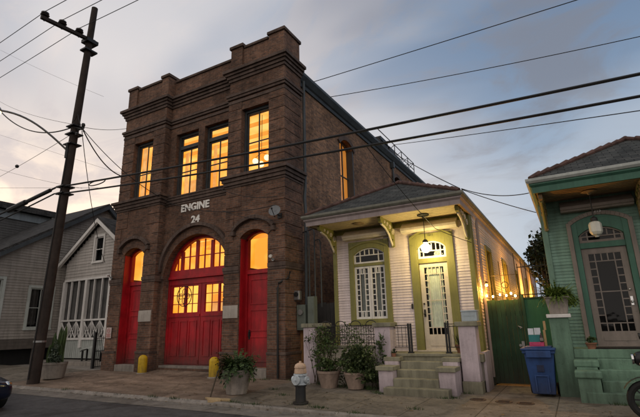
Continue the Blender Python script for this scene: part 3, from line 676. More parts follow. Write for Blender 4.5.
build(MB().box(-12.0, -11.6, 12.9, 13.3, .4, 2.62), 'room_cupboard', 'curtain', fs)
# ---- side wall, roof, gutter
PS = SP(-7.9)
sw = MB(); wall(sw, PS, 12.6, 31, -.15, 10.6, .4, [(16.1, 17.45, 6.75, 9.35, .35), (22.9, 24.2, 6.75, 9.6, .3), (27.5, 28.8, 6.75, 9.6, .3)])
build(sw, 'side_wall', 'brick_side', fs)
sw2 = MB(); sw2.box(-16.15, -16.0, 12.6, 31, -.15, 10.6); sw2.box(-16.0, -8.3, 30.6, 31, -.15, 10.6)
build(sw2, 'rear_wall', 'brick_side', fs)
for y0, y1, z, r in ((16.1, 17.45, 9.35, .35), (22.9, 24.2, 9.6, .3), (27.5, 28.8, 9.6, .3)): build(archband(MB(), PS, y0 - .05, y1 + .05, z, r, .2, -.07, .03), 'hood_mould', 'stone', fs)
f = MB(); P = PS
sash(f, P, 16.1, 17.45, 6.75, 9.35, .2, .27, .09, 2, 2, .05, .35); f.box(17.35, 17.45, -.02, .3, 6.75, 9.4, P)
wo = build(f, 'window', 'darkframe', fs)
build(MB().prism(pane_poly(16.12, 17.43, 6.8, 9.35, .3), .24, .242, P), 'pane', 'glass_lit', wo)
build(MB().prism(pane_poly(16.0, 17.6, 6.7, 9.8), .32, .33, P), 'lit_blind', 'amber_dim', wo)
for y0 in (22.9, 27.5):
    f = MB(); sash(f, P, y0, y0 + 1.3, 6.75, 9.6, .2, .27, .09, 2, 2, .05, .3); wo = build(f, 'window', 'darkframe', fs)
    build(MB().prism(pane_poly(y0 + .02, y0 + 1.28, 6.8, 9.6, .25), .24, .242, P), 'pane', 'glass_dark', wo)
    build(MB().prism(pane_poly(y0 - .2, y0 + 1.5, 6.6, 10), .6, .61, P), 'dark_blind', 'dark_in', wo)  # near-black sheet for the darkness inside the unlit window
gt = MB(); gt.profile([(.1, 10.52), (-.06, 10.52), (-.1, 10.62), (-.16, 10.66), (-.3, 10.84), (-.3, 10.95), (.1, 10.95)], 12.62, 31.2, PS)
build(gt, 'gutter', 'bluegray', fs)
rf = MB(); rf.quad((-15.9, 12.0, 11.05), (-7.95, 12.0, 10.96), (-7.95, 31, 10.96), (-15.9, 31, 11.05))
build(rf, 'roof', 'darkroof', fs)
dp = MB()
dp.tube([(-7.66, 12.72, 10.6), (-7.66, 12.72, 6.4), (-7.66, 12.66, 6.0), (-7.58, 12.6, 5.3), (-7.5, 12.45, 4.9), (-7.5, 12.4, .3)], .055, 10)
build(dp, 'downpipe', 'bluegray', fs, smooth=True)
dp = MB().tube([(-7.78, 22.6, 10.5), (-7.78, 22.6, .2)], .06, 10).box(-7.9, -7.68, 22.5, 22.7, 10.2, 10.55)
build(dp, 'downpipe', 'bluegray', fs, smooth=True)
dp = MB().tube([(-7.6, 11.62, 3.3), (-7.66, 11.62, 3.1), (-7.9, 11.42, 2.95), (-7.92, 11.40, 2.8), (-7.92, 11.40, .15)], .035, 8)
build(dp, 'drain_pipe', 'iron', fs, smooth=True)
for x, y, zt in ((-7.3, 12.3, 4.7), (-7.12, 12.35, 4.75), (-6.95, 12.45, 4.4)):
    build(MB().tube([(x, y, 2.2), (x, y, zt - .15), (x - .03, y, zt - .04), (x - .12, y + .06, zt), (x - .35, y + .2, zt)], .022, 8), 'conduit', 'bluegray', fs, smooth=True)
# roof plant
ru = thing('rooftop_unit', 'dark mechanical unit with low pipe rails on the firehouse roof edge', 'rooftop unit', (-8.2, 23, 10.97))
u = MB().box(-8.5, -7.75, 20.9, 22.0, 11.0, 11.55).box(-8.3, -7.7, 22.1, 22.9, 11.0, 11.35).box(-8.4, -7.8, 23.2, 24.3, 11.0, 11.3)
build(u, 'casing', 'iron', ru, bevel=.02)
u = MB()
for y in (23, 24.2, 25.4, 26.6): u.tube([(-7.72, y, 10.95), (-7.72, y, 11.75)], .025)
for z in (11.3, 11.75): u.tube([(-7.72, 20.5, z), (-7.72, 26.6, z)], .025)
u.tube([(-7.72, 23, 11.75), (-8.3, 23.6, 11.75), (-8.3, 26.6, 11.75), (-7.72, 26.6, 11.75)], .022)
for y in (23, 24.2, 25.4): u.tube([(-7.72, y, 11), (-7.72, y + 1.2, 11.75)], .018)
build(u, 'rail', 'iron', ru)
# fittings
sd = thing('satellite_dish', 'small grey satellite dish on the firehouse wall over the right door', 'satellite dish', (-7.85, 11.46, 5.2))
m = MB(); ax = Vector((.25, -.9, .35)).normalized(); u_ = ax.cross(Vector((0, 0, 1))).normalized(); v_ = u_.cross(ax); c0 = Vector((-7.9, 11.2, 5.22)); rr = []
for j in range(5):
    r = .2 * j / 4
    for k in range(20): rr.append(c0 + (u_ * cos(2 * pi * k / 20) + v_ * sin(2 * pi * k / 20)) * max(r, .001) + ax * (r * r * .9))
fc = [(j * 20 + k, j * 20 + (k + 1) % 20, (j + 1) * 20 + (k + 1) % 20, (j + 1) * 20 + k) for j in range(4) for k in range(20)]
m.add(rr, fc); build(m, 'dish', 'dish_grey', sd, smooth=True)
m = MB().tube([c0, (-7.9, 11.4, 5.12), (-7.88, 11.47, 5.12)], .02); m.tube([c0 - Vector((0, 0, .2)), c0 + ax * .3 - Vector((0, 0, .12))], .012); m.box(-7.97, -7.8, 11.44, 11.465, 5.03, 5.2)
m.sphere(c0 + ax * .32 - Vector((0, 0, .1)), .035)
build(m, 'mount', 'iron', sd)
def camera_box(x, z, lab):
    k = thing('security_camera', lab, 'security camera', (x, 11.42, z))
    build(MB().tube([(x, 11.3, z), (x + .1, 11.12, z - .04)], .05, 12), 'housing', 'white', k, smooth=True)
    build(MB().tube([(x, 11.43, z - .1), (x, 11.36, z - .08), (x, 11.33, z - .02)], .018).disc((x, 11.42, z - .1), .05, (0, 1, 0), .03), 'bracket', 'galv', k)
camera_box(-8.12, 3.80, 'small white security camera beside the right firehouse door')
camera_box(-16.1, 3.80, 'small white security camera on the left corner of the firehouse')
ws = thing('wall_sign', 'small white sign with red lettering on the left firehouse pier', 'sign', (-15.95, 11.44, 1.55))
build(MB().box(-16.1, -15.8, 11.43, 11.44, 1.36, 1.76), 'board', 'sign_white', ws)
m = MB().ring((-15.95, 11.425, 1.64), .075, .008, FP(0), 24, 5).box(-15.995, -15.905, 11.424, 11.428, 1.632, 1.648)
for z, w_ in ((1.50, .12), (1.45, .10), (1.40, .12)): m.box(-15.95 - w_, -15.95 + w_, 11.424, 11.428, z, z + .022)
build(m, 'marking', 'sign_red', ws)
# ------------------------------------------------------------------ SHOTGUN HOUSES
def peri_sash(mb, P, u0, u1, z0, z1, d0, d1, w, m, bars, nrow, two_rails=True):
    """glazed panel with a border of small panes round one tall pane"""
    mb.box(u0, u0 + w, d0, d1, z0, z1, P); mb.box(u1 - w, u1, d0, d1, z0, z1, P); mb.box(u0 + w, u1 - w, d0, d1, z0, z0 + w, P); mb.box(u0 + w, u1 - w, d0, d1, z1 - w, z1, P)
    e = .006; a, b = u0 + w, u1 - w; c, d = z0 + w, z1 - w; k = (b - a) * bars
    for u in (a + k, b - k): mb.box(u - m / 2, u + m / 2, d0 + e, d1 - e, c, d, P)
    kz = (d - c) / nrow
    for i in range(1, nrow):
        z = c + kz * i
        full = i in (1, nrow - 1) or (two_rails and i == nrow // 2)
        for p, q in (((a, b),) if full else ((a, a + k), (b - k, b))): mb.box(p, q, d0 + 2 * e, d1 - 2 * e, z - m / 2, z + m / 2, P)
    for u in (a + (b - a) * .4, a + (b - a) * .6):
        for p, q in ((c, c + kz), (d - kz, d)): mb.box(u - m / 2, u + m / 2, d0 + e, d1 - e, p, q, P)
def ripple(P, u0, u1, z0, z1, d, n, amp):
    mb = MB()
    for i in range(n):
        a, b = u0 + (u1 - u0) * i / n, u0 + (u1 - u0) * (i + 1) / n
        mb.quad(P(a, d + amp * (i % 2), z0), P(b, d + amp * ((i + 1) % 2), z0), P(b, d + amp * ((i + 1) % 2), z1), P(a, d + amp * (i % 2), z1))
    return mb
def tiles(mb, a, b, n=None):
    a, b = Vector(a), Vector(b); L = (b - a).length; n = max(2, int(L / .3)); d = (b - a) / n
    for i in range(n):
        p = a + d * i; q = p + d * 1.06
        mb.tube([p + Vector((0, 0, .005 + .012 * random.random())), q + Vector((0, 0, .022 + .012 * random.random()))], .05, 8, .068)
def roof_eaves(root, x0, x1, yF, yB, zt, zs, apex, m_roof, m_gut, m_fas, m_sof):
    xc, yA, zA = apex
    r = MB(); e = .04
    r.add([(x0 + e, yF + e, zt - .01), (x1 - e, yF + e, zt - .01), (xc, yA, zA), (x1 - e, yB, zt - .01), (xc, yB, zA), (x0 + e, yB, zt - .01)], [(0, 1, 2), (1, 3, 4, 2), (0, 2, 4, 5)])
    build(r, 'roof', m_roof, root)
    t = MB(); tiles(t, (x0 + .1, yF + .1, zt + .03), (xc, yA, zA + .02)); tiles(t, (x1 - .1, yF + .1, zt + .03), (xc, yA, zA + .02)); tiles(t, (xc, yA, zA + .02), (xc, yB, zA + .02))
    build(t, 'ridge_tile', 'tile', root, smooth=True)
    def run(prof, name, m):
        mb = MB(); n = len(prof); vs = []
        for d, z in prof: vs += [(x0 + d, yB, z), (x0 + d, yF + d, z), (x1 - d, yF + d, z), (x1 - d, yB, z)]
        fs = [(i * 4 + k, i * 4 + k + 1, ((i + 1) % n) * 4 + k + 1, ((i + 1) % n) * 4 + k) for i in range(n) for k in range(3)]
        mb.add(vs, fs); return build(mb, name, m, root)
    run([(.0, zt), (.0, zt - .06), (.035, zt - .11), (.10, zt - .11), (.11, zt - .02)], 'gutter', m_gut)
    run([(.06, zt - .112), (.06, zt - .15), (.11, zt - .2), (.12, zs - .03), (.16, zs - .03), (.16, zt - .112)], 'fascia', m_fas)
    s = MB().box(x0 + .155, x1 - .155, yF + .155, 12.62, zs, zs + .02)
    for i in range(1, 9): s.box(x0 + .16, x1 - .16, yF + .14 + i * .15, yF + .155 + i * .15, zs - .006, zs)
    build(s, 'soffit', m_sof, root)
def bracket(root, x, z1, m1, m2, y0=11.42, yw=12.5, drop=.72, th=.09):
    pts = [(yw, z1), (yw, z1 - drop), (yw - .10, z1 - drop - .03), (yw - .16, z1 - drop + .10), (yw - .12, z1 - drop + .22), (yw - .26, z1 - drop + .20), (yw - .36, z1 - drop + .32), (yw - .33, z1 - drop + .42), (yw - .52, z1 - drop + .40), (yw - .66, z1 - drop + .50), (yw - .86, z1 - drop + .53), (y0, z1 - .14), (y0 - .04, z1 - .05), (y0, z1)]
    Px = lambda u, d, z: (x + d, u, z)
    b = build(MB().prism(pts, -th / 2, th / 2, Px), 'bracket', m1, root, bevel=.008)
    c = MB()
    for u, z, r in ((yw - .17, z1 - .30, .1), (yw - .4, z1 - .19, .075), (yw - .62, z1 - .14, .055), (yw - .82, z1 - .11, .04)):
        for s in (-1, 1):
            q = [(x + s * (th / 2 + .012), u + r * (1 - t / 26) * cos(t * .5), z + r * (1 - t / 26) * sin(t * .5)) for t in range(20)]
            c.tube(q, .017, 6)
    c.tube([(x, yw - .04, z1 - drop - .02), (x, yw - .2, z1 - drop + .12), (x, yw - .38, z1 - drop + .33), (x, yw - .62, z1 - drop + .47), (x, yw - .95, z1 - drop + .54)], .034, 7)
    build(c, 'carving', m2, b, smooth=True)
def hood(root, u0, u1, z0, z1, m, P):
    build(MB().profile([(0, z1), (-.05, z1), (-.30, z0 + .12), (-.30, z0 + .05), (-.26, z0 + .05), (-.24, z0), (0, z0)], u0, u1, P), 'hood', m, root)
def arched_frame(root, name, P, u0, u1, z0, zt, w, m, d0=-.06, d1=.12, rise=.16, extra=None):
    """flat casing whose head is a low arch; the corners are filled so that it reads as a panel with an arched mould"""
    f = MB(); f.box(u0, u0 + w, d0, d1, z0, zt, P); f.box(u1 - w, u1, d0, d1, z0, zt, P)
    return f
def pendant(x, y, zc, zg, lab, on, style):
    t = thing('pendant_lamp', lab, 'lamp', (x, y, zc))
    build(MB().lathe([(.005, 0), (.16, 0), (.17, -.02), (.14, -.035), (.05, -.05), (.03, -.09), (.005, -.1)], (x, y, zc - .008), 20), 'canopy', 'soffit' if not on else 'iron', t, smooth=True)
    build(MB().tube([(x, y, zc - .05), (x, y, zg + .2)], .011), 'chain', 'iron', t)
    if style == 'globe':
        build(MB().lathe([(.04, .24), (.075, .2), (.08, .15), (.05, .14)], (x, y, zg), 16), 'fitter', 'iron', t, smooth=True)
        build(MB().sphere((x, y, zg), .125, 18, 12), 'globe', 'pend_on', t, smooth=True)
    else:
        build(MB().lathe([(.03, .3), (.07, .27), (.075, .2), (.05, .19)], (x, y, zg), 16), 'fitter', 'iron', t, smooth=True)
        build(MB().lathe([(.06, .19), (.11, .17), (.135, .12), (.135, -.06), (.10, -.12), (.045, -.15), (.035, -.18), (.005, -.18)], (x, y, zg), 8), 'shade', 'milk', t)
    return t
def shotgun(root, x0, x1, ex0, ex1, yB, zf, apex, pal, win, door, side=True, zt=4.87, zs=4.58):
    P = FP(12.5)
    sid, trim, casing, hoodm, door_m, sash_m = pal['siding'], pal['trim'], pal['casing'], pal['hood'], pal['door'], pal['sash']
    s = MB(); ops = [(u0, u1, z0, z1) for u0, u1, z0, z1 in [w['o'] for w in win] + [d['o'] for d in door]]
    siding(s, P, x0 + .1, x1 - .1, zf, zs + .02, ops, .078, .017)
    build(s, 'front_wall', sid, root)
    b = MB(); b.box(x0, x0 + .13, -.045, .1, zf - .1, zs, P); b.box(x1 - .13, x1, -.045, .1, zf - .1, zs, P); b.box(x1 - .12, x1 + .012, .1, .22, zf - .5, zs, P); b.box(x0 + .131, x1 - .131, -.035, .02, zs - .16, zs, P)
    build(b, 'corner_board', trim, root, bevel=.006)
    s = MB(); Q = SP(x1 - .0)
    sops = [(u, u + .95, zf + .75, zf + 2.95) for u in (14.5, 18.3, 22.6, 27.5, 32)]
    siding(s, Q, 12.72, yB, zf - .45, zs + .02, sops, .085, .017); build(s, 'side_wall', sid, root)
    s = MB(); s.box(x0, x0 + .1, 12.6, yB, zf - .45, zs); s.box(x0 + .1, x1 - .1, yB - .1, yB, zf - .45, zs); build(s, 'rear_wall', sid, root)
    build(MB().box(x0 + .06, x1 - .06, 12.66, yB - .1, .0, zf - .4), 'foundation', 'concrete', root)
    for u, v, za, zb in sops:
        f = MB(); f.box(u - .1, u, -.05, .1, za, zb + .1, Q); f.box(v, v + .1, -.05, .1, za, zb + .1, Q); f.box(u, v, -.05, .1, zb, zb + .14, Q); f.box(u - .12, v + .12, -.07, .1, za - .08, za, Q)
        sash(f, Q, u, v, za, zb, .02, .07, .06, 2, [(za + zb) / 2], .03)
        o = build(f, 'window', trim, root)
        build(MB().quad(Q(u, .05, za), Q(v, .05, za), Q(v, .05, zb), Q(u, .05, zb)), 'pane', 'glass_dark', o)
        build(MB().quad(Q(u - .1, .12, za), Q(v + .1, .12, za), Q(v + .1, .12, zb), Q(u - .1, .12, zb)), 'blind', 'dark_in', o)  # near-black sheet stands for the unlit room behind the pane
    roof_eaves(root, ex0, ex1, 11.1, yB + .2, zt, zs, apex, 'slate', pal['gutter'], pal['fascia'], pal['soffit'])
    for bx in pal['brackets']: bracket(root, bx, zs, pal['br1'], pal['br2'])
    for w in win:
        u0, u1, z0, z1 = w['o']; a, c = u0 + .16, u1 - .16
        f = MB(); f.box(u0, u0 + .16, -.06, .1, z0, z1, P); f.box(u1 - .16, u1, -.06, .1, z0, z1, P); f.box(u0 + .16, u1 - .16, -.06, .1, z0, z0 + .1, P); f.box(u0 - .06, u1 + .06, -.13, .1, z0 - .07, z0, P)
        zr = 3.36
        f.box(a, c, -.03, .1, zr, zr + .09, P)
        ap = arc(a, c, 3.72, .2); f.prism(ap + [(c, z1), (a, z1)], -.055, .1, P)
        o = build(f, 'window', casing, root, bevel=.006)
        archband(mo := MB(), P, u0 + .05, u1 - .05, 3.9, .17, .045, -.10, -.05); build(mo, 'arch_mould', casing, o)
        sm = MB(); sash(sm, P, a, c, zr + .09, 3.72, .0, .05, .05, [a + (c - a) * q for q in (.2, .8)], [3.70], .03, .19)
        for q in (.35, .5, .65): sm.box(a + (c - a) * q - .014, a + (c - a) * q + .014, .009, .041, 3.71, 3.87, P)
        build(sm, 'transom', sash_m, o)
        cm = (a + c) / 2; sm = MB()
        for p, q in ((a, cm - .004), (cm + .004, c)): peri_sash(sm, P, p, q, z0 + .1, zr, .0, .05, .065, .028, .28, 9, False)
        build(sm, 'casement', sash_m, o)
        build(MB().quad(P(a, .03, z0 + .1), P(c, .03, z0 + .1), P(c, .03, 3.92), P(a, .03, 3.92)), 'pane', 'glass_dark', o)
        build(MB().box(a - .1, c + .1, .6, .62, z0, 4.0, P), 'dark_room', 'dark_in', o)
        for p, q in ((a + .17, cm - .16), (cm + .16, c - .17)): build(ripple(P, p, q, z0 + .1, zr - .1, .12, 8, .025), 'drape', 'lace', o)
        hood(root, u0 - .1, u1 + .04, 4.2, 4.5, hoodm, P)
    for d in door:
        u0, u1, z0, z1 = d['o']; w = d['w']; a, c = u0 + w, u1 - w; zh = d['zh']
        f = MB(); f.box(u0, a, -.06, .1, z0, z1, P); f.box(c, u1, -.06, .1, z0, z1, P)
        f.box(a, c, -.03, .1, zh, zh + .14, P)
        ap = arc(a, c, z1 - .43, .2); f.prism(ap + [(c, z1), (a, z1)], -.055, .1, P)
        o = build(f, 'door_case', casing, root, bevel=.006)
        if d.get('outer'):
            k = MB(); ow = .1; k.box(u0 - ow, u0 - .002, -.085, .06, z0, z1 - .08, P); k.box(u1 + .002, u1 + ow, -.085, .06, z0, z1 - .08, P); archband(k, P, u0 - .002, u1 + .002, z1 - .14, .2, ow, -.0845, .059)
            k2 = MB().prism([(u0, z1 - .142)] + arc(u0, u1, z1 - .14, .2) + [(u1, z1 - .142)], -.05, .05, P); build(k2, 'arch_panel', casing, o)
            build(k, 'outer_trim', d['outer'], o, bevel=.008)
        else:
            mo = MB(); archband(mo, P, u0 + .04, u1 - .04, z1 - .14, .2, .05, -.10, -.05); build(mo, 'arch_mould', casing, o)
        zb = zh + .14
        sm = MB(); sash(sm, P, a + .01, c - .01, zb, z1 - .43, .0, .05, .06, [a + (c - a) * q for q in (.2, .8)], [zb + (z1 - .3 - zb) * .5], .03, .19)
        for q in (.35, .5, .65): sm.box(a + (c - a) * q - .014, a + (c - a) * q + .014, .009, .041, zb + (z1 - .3 - zb) * .5, z1 - .29, P)
        build(sm, 'transom', d['tm'], o)
        lf = MB(); gz0, gz1 = d['g']; ga, gc = a + .12, c - .12
        lf.box(a + .01, ga, .02, .065, z0 + .02, zh, P); lf.box(gc, c - .01, .02, .065, z0 + .02, zh, P); lf.box(ga, gc, .02, .065, z0 + .02, gz0, P); lf.box(ga, gc, .02, .065, gz1, zh, P)
        lf.box(a + .16, c - .16, .008, .02, z0 + .14, gz0 - .1, P)
        peri_sash(lf, P, ga, gc, gz0, gz1, .025, .06, .02, .024, .2, 10)
        lo = build(lf, 'door_leaf', door_m, o)
        build(MB().quad(P(a, .045, gz0), P(c, .045, gz0), P(c, .045, 4.0), P(a, .045, 4.0)), 'pane', 'glass_clear' if d.get('lace') else 'glass_dark', lo)
        build(MB().box(a - .1, c + .1, .6, .62, z0, 4.1, P), 'dark_room', 'dark_in', o)
        if d.get('lace'): build(ripple(P, ga + .07, gc - .07, gz0 + .2, gz1 - .03, .075, 16, .018), 'lace_curtain', 'lace', o)
        kx = d['kx']; h = MB().box(kx - .025, kx + .025, .0, .02, z0 + .92, z0 + 1.12, P).sphere(P(kx, -.03, z0 + 1.0), .032).sphere(P(kx, .0, z0 + 1.28), .026)
        build(h, 'door_lock', 'iron' if d.get('lace') else 'chrome', lo, smooth=True)
        build(MB().box(u0 + .02, u1 - .02, -.1, .1, z0 - .02, z0 + .03, P), 'threshold', d['th'], o)
        hood(root, u0 - .17, u1 + .18, 4.2, 4.5, hoodm, P)

# ---- the pink house
ph = thing('pink_house', 'pink clapboard cottage with olive trim and a lit front porch', 'house', (-4.35, 12.5, 0))
pal = dict(siding='pink', trim='olive', casing='olive', hood='cream', door='cream', sash='white', gutter='gutter_olive', fascia='fascia', soffit='soffit_p', brackets=(-6.42, -4.44, -2.28), br1='olive', br2='cream')
shotgun(ph, -6.5, -2.17, -6.87, -2.02, 36.4, .87, (-4.445, 13.43, 6.13), pal,
        [dict(o=(-5.94, -4.6, 1.68, 4.14))],
        [dict(o=(-3.95, -2.68, .87, 4.14), w=.22, zh=3.28, g=(1.29, 3.18), kx=-3.66, lace=True, tm='white', th='cream')])
P = FP(0)
pf = MB().box(-6.95, -2.05, 11.5, 12.55, .68, .87).box(-4.3, -2.55, 11.46, 11.5, .80, .868)
build(pf, 'porch_floor', 'olive_grey', ph, bevel=.012)
build(MB().box(-6.9, -2.1, 11.62, 12.5, -.05, .68), 'porch_base', 'concrete', ph)
for x0, x1, z0, c0, c1, zc in ((-6.95, -6.52, -.05, -7.0, -6.28, 1.58), (-4.72, -4.29, -.05, -4.76, -4.25, 1.55), (-2.53, -2.13, .26, -2.6, -2.06, 1.52)):
    p = build(MB().box(x0, x1, 11.3, 11.74, z0, zc), 'pedestal', 'pink_wall', ph, bevel=.01)
    build(MB().box(c0, c1, 11.25, 11.8, zc, zc + .11), 'cap', 'olive_grey', p, bevel=.012)
build(MB().box(-2.55, -2.1, 11.28, 11.76, -.05, .26), 'plinth', 'olive_grey', ph, bevel=.01)
build(MB().box(-2.12, -2.04, 11.74, 12.5, -.05, .9), 'porch_side', 'pink_wall', ph)
lw = MB().box(-6.5, -4.73, 11.42, 11.58, -.05, 1.0); build(lw, 'low_wall', 'cream', ph)
build(MB().box(-6.5, -4.735, 11.38, 11.62, 1.0, 1.07), 'coping', 'olive_grey', ph, bevel=.01)
rl = MB(); yr = 11.5
for z in (1.14, 1.36, 1.6): rl.tube([(-6.5, yr, z), (-4.74, yr, z)], .012, 6)
for i in range(24): x = -6.44 + i * .073; rl.tube([(x, yr, 1.08), (x, yr, 1.6)], .007, 5)
for i in range(4):
    x = -6.3 + i * .47; rl.tube([(x - .16 * cos(t * pi / 10), yr - .01, 1.6 + .13 * sin(t * pi / 10)) for t in range(11)], .013, 6)
    for dx, z in ((-.08, 1.25), (.08, 1.25), (0, 1.48)): rl.ring((x + dx, yr - .012, z), .055, .007, P, 14, 5)
build(rl, 'railing', 'iron', ph)
for xa, xb, xn in ((-4.29, -3.92, -3.86), (-2.55, -2.82, -2.88)):
    r = MB(); y = 11.62
    for k in (-.03, .035): r.box(xn + k - .022, xn + k + .022, y - .022, y + .022, .88, 1.62)
    r.box(xn - .065, xn + .075, y - .05, y + .05, .872, .9)
    for z in (1.02, 1.52, 1.58): r.tube([(xa, y, z), (xn, y, z)], .011, 6)
    for i in range(1, 4): x = xa + (xn - xa) * i / 4; r.tube([(x, y, 1.02), (x, y, 1.55)], .007, 5)
    build(r, 'stair_rail', 'iron', ph)
sp = MB()
for i, y in enumerate((10.36, 10.65, 10.94, 11.23)):
    zt = .174 * (i + 1)
    xa, xb = (-4.19, -2.66) if i == 0 else (-4.04, -2.94)
    sp.box(xa, xb, y, y + .31 if i < 3 else 11.5, -.05 if i == 0 else zt - .23, zt)
build(sp, 'steps', 'olive_grey', ph, bevel=.015)
for a, b in ((-4.42, -4.045), (-2.935, -2.56)):
    k = build(MB().box(a, b, 10.68, 11.1, -.05, .52).box(a + .01, b - .01, 11.1, 11.46, -.05, .7), 'cheek_wall', 'pink_wall', ph, bevel=.008)
    build(MB().box(a - .05, b + .03, 10.62, 11.14, .52, .62).box(a - .03, b + .02, 11.145, 11.48, .70, .80), 'cap', 'olive_grey', k, bevel=.012)
dp = MB().tube([(-2.04, 12.95, 4.5), (-2.08, 12.98, 4.35), (-2.1, 13.0, .2)], .04, 8)
build(dp, 'downpipe', 'fascia', ph, smooth=True)
build(MB().lathe([(.005, 0), (.17, 0), (.17, -.02), (.1, -.04), (.005, -.045)], (-5.28, 11.85, 4.575), 20), 'ceiling_rose', 'soffit', ph, smooth=True)
text('house_number', '1211', .085, (-3.31, 12.435, 4.055), 'black_ink', ph, .004, .001, align='CENTER')
build(MB().box(-4.02, -3.98, 12.44, 12.47, 2.02, 2.16), 'doorbell', 'iron', ph)
pendant(-3.31, 11.9, 4.578, 3.62, 'lit glass globe lamp hanging over the pink house door', True, 'globe')
mb_ = thing('mailbox', 'pale blue letter box standing on the right pink porch pedestal', 'mailbox', (-2.28, 11.6, 1.63))
build(MB().box(-2.46, -2.09, 11.5, 11.74, 1.632, 1.86), 'body', 'light_blue', mb_, bevel=.012)
build(MB().box(-2.47, -2.08, 11.49, 11.75, 1.862, 1.9).box(-2.40, -2.15, 11.494, 11.5, 1.76, 1.775), 'lid', 'light_blue', mb_, bevel=.008)
# ---- the green house
th = thing('green_house', 'teal green clapboard cottage with slate hip roof and unlit porch', 'house', (1.8, 12.5, 0))
pal = dict(siding='teal', trim='teal', casing='teal_dark', hood='taupe', door='taupe', sash='taupe', gutter='gutter_white', fascia='teal_dark', soffit='soffit', brackets=(-.3, 1.72, 3.9), br1='soffit', br2='olive')
shotgun(th, -.42, 4.05, -.56, 4.3, 32, .98, (1.87, 13.5, 6.2), pal,
        [dict(o=(2.3, 3.64, 1.8, 4.14))],
        [dict(o=(.24, 1.42, .98, 4.02), w=.12, zh=3.28, g=(1.31, 3.16), kx=1.2, tm='taupe', th='taupe', outer='taupe')], zs=4.56)
build(MB().box(-.138, 4.0, 11.502, 12.55, .8, .98), 'porch_floor', 'teal_wall', th, bevel=.012)
build(MB().box(-.136, 3.95, 11.52, 12.5, -.05, .8), 'porch_base', 'teal_wall', th)
sp = MB()
for i, y in enumerate((10.78, 10.98, 11.18, 11.38)):
    zt = .2 * (i + 1)
    xa, xb = (-.02, 1.5) if i == 0 else (.275, 1.3)
    sp.box(xa, xb, y, y + .21 if i < 3 else 11.5, -.05 if i == 0 else zt - .25, zt)
build(sp, 'steps', 'teal_wall', th, bevel=.015)
for a, b in ((-.14, .26), (1.31, 1.7)):
    k = build(MB().box(a, b, 10.8, 11.15, -.05, .46).box(a + .01, b - .01, 11.15, 11.49, -.05, .64), 'cheek_wall', 'teal_wall', th, bevel=.01)
    build(MB().box(a - .04, b + .04, 10.76, 11.16, .46, .60).box(a - .03, b + .03, 11.165, 11.49, .64, .78), 'cap', 'teal_wall', k, bevel=.03)
pe = build(MB().box(-.53, -.14, 11.52, 11.9, -.05, 1.66), 'pedestal', 'teal_wall', th, bevel=.01)
build(MB().box(-.57, -.08, 11.47, 11.95, 1.66, 1.74), 'cap', 'white', pe, bevel=.01)
text('house_number', '1215', .10, (.83, 12.41, 4.14), 'white', th, .004, .001, align='CENTER')
build(MB().box(1.45, 1.49, 12.4, 12.43, 2.25, 2.37), 'doorbell', 'plastic_black', th)
pendant(.72, 11.85, 4.56, 3.62, 'unlit milk glass lamp hanging over the green house door', False, 'school')
# ------------------------------------------------------------------ GROUND
def ss(t): t = min(1, max(0, t)); return t * t * (3 - 2 * t)
def gz(x, y):
    k = .10 * ss((-3.6 - x) / 4.2) + .010 * max(0, -8 - x)
    z = k * (.25 + .75 * ss((y - 8.0) / 3.0)) + .008 * sin(x * 1.3) * ss((y - 8) / 1)
    return z
KERB = 8.0
def sheet(name, mat, xs, ys, zf, kind='structure'):
    mb = MB(); n = len(ys)
    vs = [(x, y, zf(x, y)) for x in xs for y in ys]
    mb.add(vs, [(i * n + j, (i + 1) * n + j, (i + 1) * n + j + 1, i * n + j + 1) for i in range(len(xs) - 1) for j in range(n - 1)])
    return build(mb, name, mat, None, smooth=True, kind=kind)
def lin(a, b, n): return [a + (b - a) * i / n for i in range(n + 1)]
sheet('ground', 'earth', [-900, -60, 60, 900], [-900, -60, 60, 900], lambda x, y: -.16)
sheet('road', 'asphalt', lin(-90, 90, 60), lin(-1.2, 7.42, 8), lambda x, y: -.055 + .6 * gz(x, 8.0) * ss(y / 7.4))
sheet('road', 'gutterm', lin(-90, 90, 60), [7.36, KERB + .01], lambda x, y: -.049 - .012 * (y > 7.5) + .6 * gz(x, 8.0))
sheet('sidewalk', 'slab', lin(-7.3, 12, 60), lin(KERB + .12, 11.62, 24), gz)
sheet('alley_path', 'slab', lin(-2.2, -.3, 6), [11.62, 13.2], lambda x, y: -.004)
sheet('alley_path', 'apronm', [-7.9, -6.5], [11.62, 13.6], lambda x, y: .08)
def az(x, y):
    z = gz(x, min(y, 11.4)); k = ss((x + 13.9) / .5) * ss((-9.9 - x) / .5)
    return z + k * max(0, y - 11.3) * .16
sheet('driveway', 'apronm', lin(-16.6, -7.3, 60), lin(KERB + .13, 12.1, 24), az)
sheet('sidewalk', 'slab', lin(-60, -16.6, 50), lin(KERB + .12, 11.3, 12), gz)
def kerb(x0, x1, n, drop):
    mb = MB(); pr = lambda x: [(KERB, -.2), (KERB + .015, gz(x, 8.0) - drop - .015), (KERB + .03, gz(x, 8.0) + .002 - drop), (KERB + .13, gz(x, 8.13) + .003 - drop * .0), (KERB + .13, -.2)]
    vs = []
    for x in lin(x0, x1, n): vs += [(x, y, z) for y, z in pr(x)]
    mb.add(vs, [(i * 5 + k, (i + 1) * 5 + k, (i + 1) * 5 + k + 1, i * 5 + k + 1) for i in range(n) for k in range(4)])
    return build(mb, 'kerb', 'concrete', None, kind='structure')
kerb(-7.3, 12, 40, .0); kerb(-60, -16.6, 40, 0.0); kerb(-16.6, -7.3, 40, 0.045)
kp = MB(); pts = []
for i in range(14):
    t = 2 * pi * i / 14; r = .8 + .25 * sin(3 * t) + .12 * sin(7 * t + 1); pts.append((-7.42 + .42 * r * cos(t), 8.24 + .17 * r * sin(t)))
